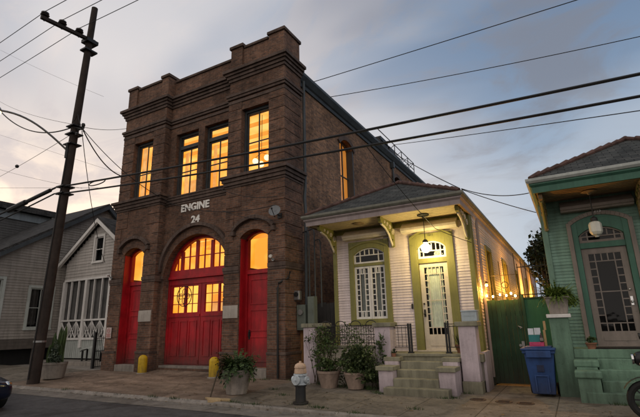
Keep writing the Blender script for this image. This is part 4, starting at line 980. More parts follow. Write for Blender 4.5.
kp.add([(x, y, az(x, y) + .035) for x, y in pts] + [(x * 1.0, y, az(x, y) - .02) for x, y in pts], [tuple(range(14))] + [(i, i + 14, (i + 1) % 14 + 14, (i + 1) % 14) for i in range(14)])
build(kp, 'kerb', 'kerb_paint', None, kind='structure')
# grass tufts and weeds along walls and joints
R = random.Random(5); gm = MB()
def tuft(x, y, n, h, sp):
    for i in range(n):
        a = R.uniform(0, 2 * pi); r = sp * R.random(); px, py = x + r * cos(a), y + r * sin(a) * .5; z = az(px, py) if px < -7.3 else gz(px, py)
        l = h * R.uniform(.4, 1.2); dx, dy = R.uniform(-.6, .6) * l, R.uniform(-.6, .6) * l; w = .006
        gm.add([(px - w, py, z - .01), (px + w, py, z - .01), (px + dx, py + dy, z + l)], ((0, 1, 2),))
for i in range(26): tuft(R.uniform(-6.5, -4.5), R.uniform(10.9, 11.4), 30, .12, .2)
for x, y in ((-2.75, 10.35), (-2.6, 10.5), (-4.3, 10.45), (-4.45, 10.6), (-2.5, 11.2), (.9, 10.7), (.7, 10.7), (.5, 10.73), (-6.35, 9.35), (-7.0, 9.9), (-4.9, 8.35), (-4.7, 8.35), (-2.95, 8.9), (-6.9, 8.2), (-8.6, 8.1), (-9.4, 8.1), (-13, 8.1), (-8.3, 11.3), (-5.3, 8.55), (-5.4, 8.5), (-6.3, 8.15), (-3.9, 8.15), (-7.45, 11.4)): tuft(x, y, 40, .065, .2)
for i in range(22): tuft(R.uniform(-16, -3), 8.07 + R.uniform(-.02, .03), 8, .035, .2)
o = build(gm, 'grass', 'leaf_dark', None); o['kind'] = 'stuff'

fl = MB()
for i in range(420):
    k = R.random()
    if k < .45: x, y = R.uniform(-16, 1.5), 8.05 - abs(R.gauss(0, .12))
    elif k < .75: x, y = R.uniform(-7.2, 1.2), R.uniform(8.2, 10.3)
    else: x, y = R.uniform(-16, -7.4), R.uniform(8.2, 11.2)
    z = (az(x, y) if x < -7.3 else gz(x, y)) + .006 if y > 8.13 else -.049 + .6 * gz(x, 8.0) + .012
    a = R.uniform(0, 6.28); l = R.uniform(.02, .05); dx, dy = cos(a) * l, sin(a) * l; w = R.uniform(.3, .5)
    fl.add([(x - dx, y - dy, z), (x + dy * w, y - dx * w, z + R.uniform(0, .012)), (x + dx, y + dy, z + R.uniform(0, .01)), (x - dy * w, y + dx * w, z)], ((0, 1, 2, 3),))
MAT['dry_leaf'] = leafm('dry_leaf', (.05, .032, .018), (.17, .12, .06))
o = build(fl, 'fallen_leaves', 'dry_leaf', None); o['kind'] = 'stuff'
# ------------------------------------------------------------------ HOUSES AT THE LEFT
def gable_siding(mb, P, u0, u1, z0, ua, za, sl, sr, ops=(), pitch=.13):
    """clapboards on a wall that ends in a gable; sl, sr = slopes left and right of the apex"""
    z = z0
    while z < za - .05:
        a = max(u0, ua - (za - z - pitch * .5) / sl); b = min(u1, ua + (za - z - pitch * .5) / sr)
        if b > a: siding(mb, P, a, b, z, z + pitch, [o for o in ops if z + pitch > o[2] and z < o[3]], pitch)
        z += pitch
    return mb
gh = thing('grey_house', 'grey clapboard house seen side on behind the leaning utility pole', 'house', (-25, 12, 0))
PA = SP(-23.0); wo = [(12.0, 13.05, 1.87, 3.78), (9.65, 10.72, 1.4, 4.1)]
w = MB(); gable_siding(w, PA, 9.3, 20.4, 1.38, 15.56, 8.72, .65, .86, wo); build(w, 'side_wall', 'grey_sid', gh)
w = MB(); w.box(-27.4, -23.06, 9.3, 9.36, 1.38, 4.6).box(-27.4, -27.3, 9.36, 20.4, 1.38, 5).box(-27.3, -23.06, 20.3, 20.4, 1.38, 4.4); build(w, 'rear_wall', 'grey_sid', gh)
w = MB()
for i in range(3): w.box(-23.03 - .01 * (i % 2), -22.97, 9.3, 20.4, .92 + i * .15, 1.065 + i * .15)
build(w, 'skirt', 'grey_skirt', gh)
build(MB().box(-27.2, -23.4, 9.5, 20.2, -.1, 1.38), 'foundation', 'dark_in', gh)  # near-black box stands for the shade under the raised floor
for u in (9.9, 12.6, 15.3, 18): build(MB().box(-23.35, -23.05, u, u + .4, -.1, .93), 'pier', 'concrete', gh)
for a, b, c, d in wo:
    f = MB(); f.box(a - .12, a, -.05, .1, c, d + .12, PA); f.box(b, b + .12, -.05, .1, c, d + .12, PA); f.box(a, b, -.05, .1, d, d + .12, PA); f.box(a - .14, b + .14, -.08, .1, c - .1, c, PA)
    sash(f, PA, a, b, c, d, .02, .07, .06, 2, [(c + d) / 2], .03); o = build(f, 'window', 'gutter_white', gh)
    build(MB().quad(PA(a, .05, c), PA(b, .05, c), PA(b, .05, d), PA(a, .05, d)), 'pane', 'glass_dark', o)
    build(ripple(PA, a, b, c, d, .3, 10, .03), 'dark_room', 'dark_in', o); build(ripple(PA, a + .05, (a + b) / 2 - .05, c + .15, d, .14, 8, .02), 'drape', 'grey_skirt', o)
r = MB(); t = .12
for ya, za, yb, zb in ((9.7, 4.9, 15.56, 8.72), (21.0, 4.05, 15.56, 8.72)):
    r.add([(x, y, z + q) for x in (-27.8, -22.75) for y, z, q in ((ya, za, 0), (yb, zb, 0), (yb, zb, t), (ya, za, t))], ((0, 1, 2, 3), (4, 5, 6, 7), (0, 1, 5, 4), (2, 3, 7, 6), (0, 3, 7, 4), (1, 2, 6, 5)))
build(r, 'roof', 'darkroof', gh)
r = MB()
for ya, za, yb, zb in ((9.7, 4.9, 15.56, 8.72), (21.0, 4.05, 15.56, 8.72)):
    r.add([(x, y, z) for x in (-22.95, -22.72) for y, z in ((ya, za - .22), (yb, zb - .22), (yb, zb - .005), (ya, za - .005))], ((0, 1, 2, 3), (4, 5, 6, 7), (0, 1, 5, 4), (2, 3, 7, 6), (0, 3, 7, 4), (1, 2, 6, 5)))
build(r, 'rake_board', 'bluegray', gh)
# white-posted porch house
pw = thing('porch_house', 'small pale gabled house with a white posted screened porch', 'house', (-20.1, 13.5, 0))
P = FP(13.5); w = MB(); gable_siding(w, P, -22.75, -17.5, 4.2, -20.12, 6.98, .72, .72, [(-20.6, -19.75, 4.95, 6.3)], .15); build(w, 'gable_wall', 'grey_sid2', pw)
w = MB().box(-22.75, -22.65, 13.6, 19, .3, 5).box(-17.6, -17.5, 13.6, 19, .3, 5).box(-22.65, -17.6, 15.2, 15.3, .3, 5); build(w, 'porch_wall', 'grey_sid', pw)
f = MB(); f.box(-20.6, -20.5, -.06, .1, 4.98, 6.34, P); f.box(-19.85, -19.75, -.06, .1, 4.98, 6.34, P); f.box(-20.5, -19.85, -.06, .1, 6.22, 6.34, P); f.box(-20.64, -19.71, -.08, .1, 4.9, 4.98, P); sash(f, P, -20.5, -19.85, 4.98, 6.22, .0, .06, .05, 1, [5.6], .04)
o = build(f, 'window', 'white', pw); build(MB().quad(P(-20.5, .03, 5), P(-19.85, .03, 5), P(-19.85, .03, 6.2), P(-20.5, .03, 6.2)), 'pane', 'glass_dark', o); build(MB().box(-20.6, -19.75, .2, .22, 4.9, 6.3, P).box(-20.5, -19.86, .1, .12, 5.6, 6.2, P), 'blind', 'dark_in', o)  # near-black sheets stand for the dark room behind the gable window
r = MB(); t = .1
for xa, xb in ((-23.15, -20.12), (-17.1, -20.12)):
    za, zb = 7.12 - abs(xa + 20.12) * .72, 7.12
    r.add([(x, y, z + q) for y in (13.2, 19) for x, z, q in ((xa, za, 0), (xb, zb, 0), (xb, zb, t), (xa, za, t))], ((0, 1, 2, 3), (4, 5, 6, 7), (0, 1, 5, 4), (2, 3, 7, 6), (0, 3, 7, 4), (1, 2, 6, 5)))
build(r, 'roof', 'darkroof', pw)
r = MB()
for xa, xb in ((-23.15, -20.12), (-17.1, -20.12)):
    za, zb = 7.12 - abs(xa + 20.12) * .72, 7.12
    r.add([(x, y, z) for y in (13.16, 13.3) for x, z in ((xa, za - .2), (xb, zb - .2), (xb, zb - .004), (xa, za - .004))], ((0, 1, 2, 3), (4, 5, 6, 7), (0, 1, 5, 4), (2, 3, 7, 6), (0, 3, 7, 4), (1, 2, 6, 5)))
build(r, 'rake_board', 'white', pw)
ps = MB()
for x in (-22.68, -20.85, -19.02, -17.6): build(MB().box(x - .08, x + .08, 13.42, 13.58, .9, 4.115), 'porch_post', 'white', pw)
for x in (-22.1, -21.5, -20.25, -19.65, -18.4): ps.box(x - .03, x + .03, 13.46, 13.54, 2.2, 4.2)
ps.box(-22.7, -17.5, 13.44, 13.56, 4.12, 4.22); build(ps, 'screen_frame', 'white', pw)
rl = MB(); rl.box(-22.6, -17.6, 13.45, 13.55, 2.14, 2.22).box(-22.6, -17.6, 13.43, 13.57, 1.26, 1.36)
for i in range(9):
    x0 = -22.6 + i * .61; x1 = x0 + .58
    for a, b in ((x0, x1), (x1, x0), ((x0 + x1) / 2, x1), ((x0 + x1) / 2, x0)): rl.tube([(a, 13.5, 1.36), (b, 13.5, 2.14)], .018, 5)
    rl.box(x0 - .02, x0 + .02, 13.47, 13.53, 1.36, 2.14)
build(rl, 'porch_rail', 'white', pw)
build(MB().box(-22.6, -17.6, 13.62, 13.64, 1.3, 4.15), 'insect_screen', 'screen', pw)
sk = MB()
for i in range(34): sk.box(-22.66 + i * .15, -22.53 + i * .15, 13.5, 13.54, .42, 1.25)
build(sk, 'skirt', 'gutter_white', pw)
build(MB().box(-23, -17.2, 12.5, 13.55, -.05, .36), 'porch_slab', 'concrete', pw, bevel=.02)
build(MB().box(-24.5, -16.5, 11.35, 12.45, -.05, .19).box(-60, -24.5, 11.3, 12.0, -.05, .3), 'front_path', 'concrete', None, bevel=.02, kind='structure')
# tall house at the far left
fh = thing('tall_house', 'tall dark house with a blue grey frieze behind the grey house', 'house', (-31, 11, 0))
QC = SP(-28.0)
w = MB(); siding(w, QC, 6, 15.1, .4, 8.2, [(9, 10, 5, 7)], .14); w.box(-36, -28.05, 6, 6.1, .4, 8.2).box(-36, -35.9, 6.1, 15.1, .4, 8.2).box(-35.9, -28.05, 15, 15.1, .4, 8.2); build(w, 'wall', 'screen', fh)  # wall colour carries the shade this side stands in
f = MB(); sash(f, QC, 9, 10, 5, 7, .0, .08, .08, 2, 2, .04); o = build(f, 'window', 'gutter_white', fh); build(MB().quad(QC(9, .05, 5), QC(10, .05, 5), QC(10, .05, 7), QC(9, .05, 7)), 'pane', 'glass_dark', o)
build(MB().box(-36, -27.93, 5.95, 15.15, 8.15, 8.62), 'frieze', 'blue_frieze', fh)
r = MB().box(-36.4, -27.6, 5.6, 15.5, 8.62, 8.98); r.add([(-36.3, 5.7, 8.98), (-27.7, 5.7, 8.98), (-27.7, 15.4, 8.98), (-36.3, 15.4, 8.98), (-32, 9, 9.6), (-32, 12, 9.6)], ((0, 1, 4), (1, 2, 5, 4), (2, 3, 5), (3, 0, 4, 5))); build(r, 'roof', 'darkroof', fh)
build(MB().tube([(-27.75, 15.2, 9.0), (-27.75, 15.2, 7.9), (-27.9, 15.2, 7.7), (-27.9, 15.2, .4)], .1, 8), 'downpipe', 'white', fh)
build(MB().box(-33.2, -32.4, 11, 11.8, 9.4, 10.6), 'chimney', 'concrete', fh)
# iron gate and canopy by the firehouse corner
ig = thing('iron_gate', 'dark iron gate leaf standing open beside the firehouse left corner', 'gate', (-17.2, 12.0, .15))
g = MB(); pa, pb = Vector((-17.15, 11.75, .15)), Vector((-17.4, 12.5, .15))
for i in range(8): p = pa.lerp(pb, i / 7); g.tube([p, p + Vector((0, 0, 1.3 + (.12 if i % 2 else 0)))], .013, 6)
for z in (.1, .7, 1.2): g.tube([pa + Vector((0, 0, z)), pb + Vector((0, 0, z))], .016, 6)
build(g, 'leaf', 'iron', ig); build(MB().box(-17.2, -17.1, 11.66, 11.76, .0, 1.6), 'post', 'iron', ig)
cb = thing('garden_bench', 'pale curved canopy bench in front of the screened porch', 'bench', (-18.9, 12.9, .36))
m = MB()
for k in range(8):
    t0, t1 = pi * k / 8, pi * (k + 1) / 8
    q = lambda t: (-18.95 - .75 * cos(t), .78 + .16 * sin(t) + .0)
    (xa, za), (xb, zb) = q(t0), q(t1)
    m.add([(xa, 12.75, za), (xb, 12.75, zb), (xb, 13.1, zb + .08), (xa, 13.1, za + .08), (xa, 12.75, za - .03), (xb, 12.75, zb - .03), (xb, 13.1, zb + .05), (xa, 13.1, za + .05)], ((0, 1, 2, 3), (7, 6, 5, 4), (0, 4, 5, 1), (2, 6, 7, 3)))
build(m, 'seat', 'gutter_white', cb)
for x in (-19.6, -18.3):
    build(MB().box(x - .03, x + .03, 12.8, 12.86, .36, .8).box(x - .03, x + .03, 13.02, 13.08, .36, .86), 'leg', 'iron', cb)

# ------------------------------------------------------------------ ALLEY GATE, FENCES
ag = thing('alley_gate', 'dark green board gate between the pink and green houses', 'gate', (-1.7, 13.0, 0))
m = MB(); x = -2.06; i = 0
while x < -1.22:
    b = min(-1.2, x + .115); m.box(x, b - .006, 13.0 - .004 * (i % 2), 13.035, .05, 2.17 + .012 * sin(i * 2.1)); x += .115; i += 1
build(m, 'board', 'gate', ag)
build(MB().box(-2.06, -1.2, 13.036, 13.08, .4, .52).box(-2.06, -1.2, 13.036, 13.08, 1.75, 1.87), 'rail', 'gate', ag)
build(MB().tube([(-1.34, 12.96, 1.0), (-1.34, 12.93, 1.0)], .035, 10).tube([(-1.28, 12.97, 1.42), (-1.33, 12.95, 1.48), (-1.25, 12.95, 1.44)], .016).box(-1.31, -1.24, 12.975, 12.997, .95, 1.1), 'latch', 'galv', ag)
build(MB().box(-2.14, -2.07, 12.97, 13.1, 0, 2.25).box(-1.195, -1.12, 12.97, 13.1, 0, 2.3), 'post', 'gate', ag)
gp = thing('green_panel_fence', 'bright green flat panel fence behind the blue bin', 'fence', (-.78, 13.0, 0))
build(MB().box(-1.118, -.35, 13.01, 13.04, .03, 2.17), 'panel', 'panel', gp); build(MB().box(-1.118, -.35, 13.041, 13.1, 2.1, 2.17).box(-1.118, -.35, 12.985, 13.06, 2.172, 2.21), 'rail', 'gate', gp)
fi = thing('iron_fence', 'tall dark iron bars rising behind the bright green panel', 'fence', (-.8, 13.3, 0))
for i in range(9): build(MB().tube([(-1.2 + i * .1, 13.3, 0), (-1.2 + i * .1, 13.3, 3.15 + .12 * (i % 2))], .011, 6), 'bar', 'iron', fi)
for z in (.3, 2.3, 3.05): build(MB().tube([(-1.22, 13.3, z), (-.38, 13.3, z)], .015, 6), 'rail', 'iron', fi)
tr_ = thing('trellis', 'thin iron trellis standing by the pink side wall over the gate', 'trellis', (-1.7, 13.7, 0))
m = MB()
for x in (-1.95, -1.72, -1.5, -1.3): m.tube([(x, 13.7, 0), (x, 13.7, 3.35 + .2 * sin(x * 9))], .011, 6)
for z in (2.3, 2.9): m.tube([(-1.98, 13.7, z), (-1.25, 13.7, z)], .009, 6)
m.ring((-1.62, 13.7, 2.62), .09, .012, FP(0), 16)
build(m, 'bar', 'iron', tr_)
af = thing('alley_fence', 'dark board fence closing the alley left of the pink house', 'fence', (-7.1, 13.4, 0))
m = MB()
for i in range(9): m.box(-7.72 + i * .138, -7.59 + i * .138, 13.4, 13.43, .05, 2.35 + .02 * (i % 3))
build(m, 'board', 'screen', af); build(MB().box(-7.72, -6.5, 13.431, 13.48, .5, .6).box(-7.72, -6.5, 13.431, 13.48, 1.9, 2.0), 'rail', 'screen', af)
sl = thing('string_lights', 'string of warm bulbs strung along the top of the dark green gate', 'string lights', (-1.7, 12.9, 2.3))
pts = []; BUL = [(-2.02, 12.9, 2.30), (-1.86, 12.88, 2.27), (-1.68, 12.9, 2.31), (-1.52, 12.88, 2.28), (-1.40, 12.9, 2.33), (-1.30, 12.88, 2.26)]
for i in range(len(BUL) - 1):
    for k in range(6):
        t = k / 6; a, b = Vector(BUL[i]), Vector(BUL[i + 1]); p = a.lerp(b, t); pts.append(p - Vector((0, -.01, .035 * 4 * t * (1 - t) - .035)))
build(MB().tube(pts, .006, 5), 'cord', 'wire', sl)
for p in BUL: build(MB().sphere(p, .025, 10, 7, 1.3), 'bulb', 'bulb', sl, smooth=True)
wl = thing('wall_lantern', 'small wall lantern glowing orange on the pink house alley wall', 'lantern', (-2.15, 13.25, 2.6))
build(MB().box(-2.17, -2.13, 13.22, 13.28, 2.5, 2.72).tube([(-2.14, 13.25, 2.7), (-2.08, 13.25, 2.74), (-2.05, 13.25, 2.7)], .012).lathe([(.01, .06), (.05, .02), (.055, .0)], (-2.05, 13.25, 2.66), 10), 'bracket', 'iron', wl)
build(MB().sphere((-2.05, 13.25, 2.61), .035, 10, 7), 'bulb', 'bulb', wl, smooth=True)

# meter boxes and brick panel coloured by warm light in the left alley
cb = thing('meter_cabinet', 'tall grey green electrical cabinet on the right of the pair', 'cabinet', (-7.17, 12.2, 1.6))
build(MB().box(-7.28, -7.04, 12.1, 12.32, 1.66, 2.52), 'body', 'box_green', cb, bevel=.012); build(MB().box(-7.26, -7.06, 12.088, 12.1, 1.7, 2.48).box(-7.09, -7.075, 12.07, 12.09, 2.0, 2.12), 'door', 'box_green', cb, bevel=.006)
cb = thing('meter_cabinet', 'shorter grey green meter box on the left of the pair', 'cabinet', (-7.5, 12.2, 1.5))
build(MB().box(-7.68, -7.36, 12.1, 12.3, 1.5, 2.28), 'body', 'box_green', cb, bevel=.012); build(MB().disc((-7.52, 12.07, 2.05), .09, (0, 1, 0), .06, 16), 'meter', 'galv', cb)
build(MB().box(-7.66, -7.38, 12.088, 12.1, 1.55, 1.85), 'door', 'box_green', cb, bevel=.006)
cb = thing('gas_meter', 'grey meter fixed to the pipe on the firehouse corner', 'meter', (-7.62, 12.0, 2.6))
build(MB().box(-7.72, -7.5, 11.98, 12.14, 2.42, 2.72), 'body', 'galv', cb, bevel=.03); build(MB().disc((-7.61, 11.965, 2.6), .075, (0, 1, 0), .03, 16), 'dial', 'iron', cb)
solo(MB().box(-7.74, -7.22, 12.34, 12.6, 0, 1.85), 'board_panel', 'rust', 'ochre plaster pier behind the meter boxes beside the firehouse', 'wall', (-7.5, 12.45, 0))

# ------------------------------------------------------------------ STREET FURNITURE
def dome(r, h): return [(r, 0), (r, h - r * .9)] + [(r * cos(t * pi / 16), h - r * .9 + r * .9 * sin(t * pi / 16)) for t in range(1, 8)] + [(.005, h)]
bo = thing('bollard', 'yellow round topped bollard left of the carriage door', 'bollard', (-13.56, 11.18, .16), 'yellow bollards guarding the carriage door')
build(MB().lathe(dome(.155, .62), (0, 0, 0), 20), 'post', 'yellow', bo, smooth=True, local=True)
build(MB().lathe([(.2, 0), (.2, .03), (.17, .045)], (0, 0, -.02), 20), 'footing', 'concrete', bo, local=True)
b2 = copy_tree(bo, (-10.2, 11.15, .13), 'yellow bollard right of the carriage door behind the stone planter', 'yellow bollards guarding the carriage door')
# hydrant
hy = thing('fire_hydrant', 'fire hydrant with black barrel, pale blue body and orange cap', 'fire hydrant', (-5.38, 8.6, .02))
c = (-5.38, 8.6, .02)
build(MB().lathe([(.17, 0), (.17, .035), (.115, .04), (.11, .34), (.13, .345), (.13, .37), (.1, .375)], c, 20), 'barrel', 'hyd_black', hy, smooth=True)
b = MB().lathe([(.1, .375), (.15, .38), (.15, .41), (.115, .415), (.115, .56), (.15, .565), (.15, .6), (.1, .605)], c, 20)
for a, r, L in ((-pi / 2, .075, .2), (pi, .055, .19), (0, .055, .19)):
    d = Vector((cos(a), sin(a), 0)); p = Vector(c) + Vector((0, 0, .48)); b.tube([p, p + d * (L - .04)], r, 14); b.tube([p + d * (L - .05), p + d * L], r + .018, 12); b.tube([p + d * L, p + d * (L + .03)], .02, 5)
for z in (.395, .582):
    for k in range(8): b.sphere((c[0] + .135 * cos(k * pi / 4 + .3), c[1] + .135 * sin(k * pi / 4 + .3), c[2] + z), .022, 6, 5)
for a in (-pi / 2, pi, 0): d = Vector((cos(a), sin(a), 0)); e_ = Vector(c) + Vector((0, 0, .46)) + d * .2; b.tube([e_, e_ + Vector((.03, .02, -.06)), Vector(c) + Vector((.02, .02, .39)) + d * .14], .006, 5)
build(b, 'body', 'hyd_silver', hy, smooth=True)
build(MB().lathe([(.1, .605), (.135, .61), (.135, .64), (.125, .7), (.115, .715), (.13, .72), (.13, .74), (.11, .79), (.06, .82), (.028, .825), (.025, .86), (.005, .862)], c, 20), 'bonnet', 'hyd_orange', hy, smooth=True)
# planters
def planter(x, y, z, r0, r1, h, name, label, mat, seg=22):
    t = thing(name, label, 'planter', (x, y, z))
    build(MB().lathe([(r0, 0), (r0 * 1.02, .03), (r1 * .96, h * .84), (r1, h * .86), (r1, h), (r1 * .88, h), (r1 * .86, h - .05), (.005, h - .05)], (x, y, z), seg), 'pot', mat, t, smooth=True)
    build(MB().lathe([(r1 * .855, h - .049), (r1 * .855, h - .045), (.005, h - .03)], (x, y, z), seg), 'soil', 'soil', t)
    return t
pl = planter(-7.55, 9.1, .055, .25, .37, .56, 'stone_planter', 'weathered stone planter with a bushy plant on the firehouse apron', 'pot')
m = clump((-7.53, 9.1, .72), (.36, .34, .20), 900, .09, 11, clusters=14, asp=.16)
for i in range(430):
    a = R.uniform(0, 2 * pi); l = R.uniform(.18, .46); s_ = Vector((-7.55 + .2 * cos(a) * R.random(), 9.1 + .2 * sin(a) * R.random(), .62)); up_ = R.uniform(.5, 1.8); drop = R.uniform(.5, 1.5); pr_ = None
    for k in range(8):
        t = (k + 1) / 8; p = s_ + Vector((cos(a) * l * t, sin(a) * l * t, l * up_ * t - l * drop * t * t))
        if pr_ is not None:
            for q in (-1, 1):
                w_ = Vector((-sin(a), cos(a), R.uniform(-.2, .5))) * .05 * q * R.uniform(.5, 1.2); m.add((pr_, pr_.lerp(p, .5) + w_, p + w_ * .9, pr_.lerp(p, .6)), ((0, 1, 2, 3),))
        pr_ = p
build(m, 'plant', 'leaf_dark', pl)
pl = planter(-15.85, 9.4, .12, .33, .41, .52, 'stone_planter', 'round concrete planter of columnar cactus beside the utility pole', 'concrete')
m = MB(); m2 = MB()
for x, y, h, r in ((-.2, .0, 1.0, .06), (-.08, .12, 1.2, .06), (.05, -.1, .85, .055), (.18, .05, 1.1, .06), (.25, -.05, .65, .05), (-.25, -.1, .6, .05), (.1, .18, 1.25, .05)):
    vs = []; n = 12; rings = 8; x += -15.85; y += 9.4
    for j in range(rings + 1):
        zz = .62 + h * j / rings; s_ = 1 if j < rings - 1 else (.75 if j < rings else .1)
        for k in range(n): q = r * s_ * (1.25 if k % 2 else .75); vs.append((x + q * cos(2 * pi * k / n) + .03 * sin(j * .7 + x), y + q * sin(2 * pi * k / n), zz))
    m.add(vs, [(j * n + k, j * n + (k + 1) % n, (j + 1) * n + (k + 1) % n, (j + 1) * n + k) for j in range(rings) for k in range(n)])
build(m, 'cactus', 'leaf_dark', pl, smooth=True)
m = clump((-15.6, 9.25, .9), (.25, .2, .42), 420, .09, 4, clusters=9); build(m, 'shrub', 'leaf_blue', pl)
p1 = planter(-5.9, 10.85, .045, .21, .31, .42, 'clay_planter', 'dusty clay pot with a tall airy shrub left of the pink steps', 'clay_old')
m = clump((-5.85, 10.9, .62), (.48, .36, .22), 900, .08, 21, clusters=12); mm = clump((-6.1, 11.0, 1.1), (.52, .27, .62), 1500, .06, 22, clusters=20)
m.add(mm.v, mm.f); mm = clump((-5.35, 11.15, 1.3), (.65, .2, .45), 600, .05, 27, clusters=9); m.add(mm.v, mm.f); build(m, 'foliage', 'leaf', p1)
m = MB()
for i in range(16):
    a = R.uniform(0, 2 * pi); e = Vector((-6.0 + R.uniform(-.45, .75), 11.0 + R.uniform(-.2, .2), R.uniform(1.2, 1.85))); s_ = Vector((-5.9 + .1 * cos(a), 10.85 + .1 * sin(a), .44)); mid = s_.lerp(e, .5) + Vector((R.uniform(-.12, .12), 0, .1)); m.tube([s_, mid, e], .009, 5, .003)
build(m, 'stem', 'stem', p1)
p2 = planter(-5.15, 10.9, .045, .2, .3, .4, 'clay_planter', 'clay pot holding a dense dark bush beside the pink steps', 'clay_old')
m = clump((-5.02, 10.92, .66), (.62, .42, .50), 3000, .08, 31, clusters=22); mm = clump((-4.75, 11.0, .5), (.45, .3, .4), 900, .06, 33, clusters=12); m.add(mm.v, mm.f)
build(m, 'foliage', 'leaf_mid', p2)
def vine(name, label, c, rad, n, leaf, seed, st):
    t = thing(name, label, 'plant', st)
    m = clump(c, rad, n, leaf, seed, clusters=10); build(m, 'foliage', 'leaf', t)
    m = MB(); r = random.Random(seed)
    for i in range(8):
        e = Vector(c) + Vector((r.uniform(-1, 1) * rad[0], r.uniform(-.5, .5) * rad[1], r.uniform(-.3, 1) * rad[2])); m.tube([Vector(st) + Vector((r.uniform(-.1, .1), 0, 0)), Vector(st).lerp(e, .5) + Vector((r.uniform(-.1, .1), 0, .05)), e], .008, 5, .003)
    build(m, 'stem', 'stem', t)
vine('climbing_vine', 'sparse climbing vine over the pink pedestal left of the steps', (-4.6, 11.2, 1.0), (.36, .1, .6), 260, .075, 41, (-4.75, 11.2, .05))
vine('climbing_vine', 'leafy vine spilling over the left corner pedestal of the pink porch', (-6.5, 11.2, 1.35), (.42, .14, .45), 190, .075, 43, (-6.45, 11.15, .06))
vine('potted_plant', 'low weeds growing between the clay pots and the porch wall', (-5.5, 11.2, .3), (.8, .12, .25), 260, .07, 44, (-5.5, 11.2, .05))
wv = thing('potted_plant', 'tiny potted plant on the left cheek of the pink steps', 'plant', (-4.22, 11.3, .8)); build(MB().lathe([(.05, 0), (.065, .09), (.055, .09), (.005, .08)], (-4.22, 11.3, .8), 12), 'pot', 'clay', wv); build(clump((-4.22, 11.3, .94), (.09, .09, .07), 90, .05, 51, clusters=5), 'foliage', 'leaf_dark', wv)
pp = planter(-2.64, 11.85, .87, .08, .12, .2, 'potted_plant', 'small spiky potted plant on the pink porch by the door', 'clay')
m = MB()
for i in range(26):
    a = R.uniform(0, 2 * pi); l = R.uniform(.2, .42); t_ = R.uniform(.25, .8); d = Vector((cos(a) * t_, sin(a) * t_, 1)).normalized(); s_ = Vector((-2.64, 11.85, 1.02)); w_ = Vector((-sin(a), cos(a), 0)) * .013
    m.add((s_ - w_, s_ + w_, s_ + d * l * .6 + w_ - Vector((0, 0, 0)), s_ + d * l, s_ + d * l * .6 - w_), ((0, 1, 2, 3, 4),))
build(m, 'plant', 'leaf', pp)
pp = planter(.22, 11.68, .98, .075, .115, .13, 'potted_plant', 'small red flower pot on the green porch edge', 'clay')
build(clump((.22, 11.68, 1.17), (.13, .12, .09), 160, .06, 61, clusters=6), 'plant', 'leaf_dark', pp)
fp = thing('fern_trough', 'pale flared trough with a bright fern on the green pedestal', 'planter', (-.3, 11.7, 1.742))
build(MB().taper(-.31, 11.7, 1.742, 2.09, .18, .14, .24, .18), 'trough', 'pot', fp, bevel=.015); build(MB().box(-.57, -.05, 11.5, 11.9, 2.09, 2.13), 'rim', 'pot', fp, bevel=.01)
m = MB()
for i in range(420):
    a = R.uniform(0, 2 * pi); l = R.uniform(.14, .38); s_ = Vector((-.3 + .2 * cos(a) * R.random(), 11.7 + .14 * sin(a) * R.random(), 2.10)); up_ = R.uniform(.4, 1.9)
    pr_ = None; drop = R.uniform(.5, 1.5)
    for k in range(7):
        t = (k + 1) / 7; p = s_ + Vector((cos(a) * l * t, sin(a) * l * t, l * up_ * t - l * drop * t * t))
        if pr_ is not None:
            w_ = Vector((-sin(a), cos(a), .3)) * .035 * (1.1 - t); m.add((pr_, p + w_ * 1.0, p + (p - pr_) * .4, p - w_), ((0, 1, 2, 3),))
        pr_ = p
mm = clump((-.27, 11.7, 2.2), (.34, .24, .15), 1500, .085, 66, clusters=16, asp=.22); m.add(mm.v, mm.f); mm = clump((.0, 11.66, 2.0), (.12, .18, .22), 350, .08, 67, clusters=8, asp=.22); m.add(mm.v, mm.f)
build(m, 'fern', 'leaf_fern', fp)
sk = solo(MB().tube([(-7.72, 8.34, .03), (-7.83, 8.72, .62)], .018, 7), 'wooden_stake', 'stem', 'thin dark stake leaning on the stone planter', 'stake', (-7.72, 8.34, .03))
for i, (x, y, l) in enumerate(((-2.08, 10.5, 'round iron cover set in the sidewalk by the pink plinth'), (-1.55, 10.42, 'round iron cover in the middle of the three by the gate'), (-1.13, 10.36, 'round iron cover nearest the blue bin'))):
    k = thing('access_cover', l, 'manhole cover', (x, y, gz(x, y)), 'iron covers in the sidewalk'); z = gz(x, y) + .004
    build(MB().lathe([(.17, -.01), (.17, .006), (.155, .008), (.005, .008)], (x, y, z), 24), 'lid', 'rusty_iron', k)
    r_ = MB()
    for q in range(6): r_.box(x - .11, x + .11, y - .1 + q * .036, y - .09 + q * .036, z + .008, z + .013)
    build(r_, 'grip', 'rusty_iron', k)
solo(MB().box(.3, 1.36, 11.62, 12.2, .982, 1.005), 'doormat', 'doormat', 'dark doormat on the green porch in front of the door', 'doormat', (.8, 11.9, .982))
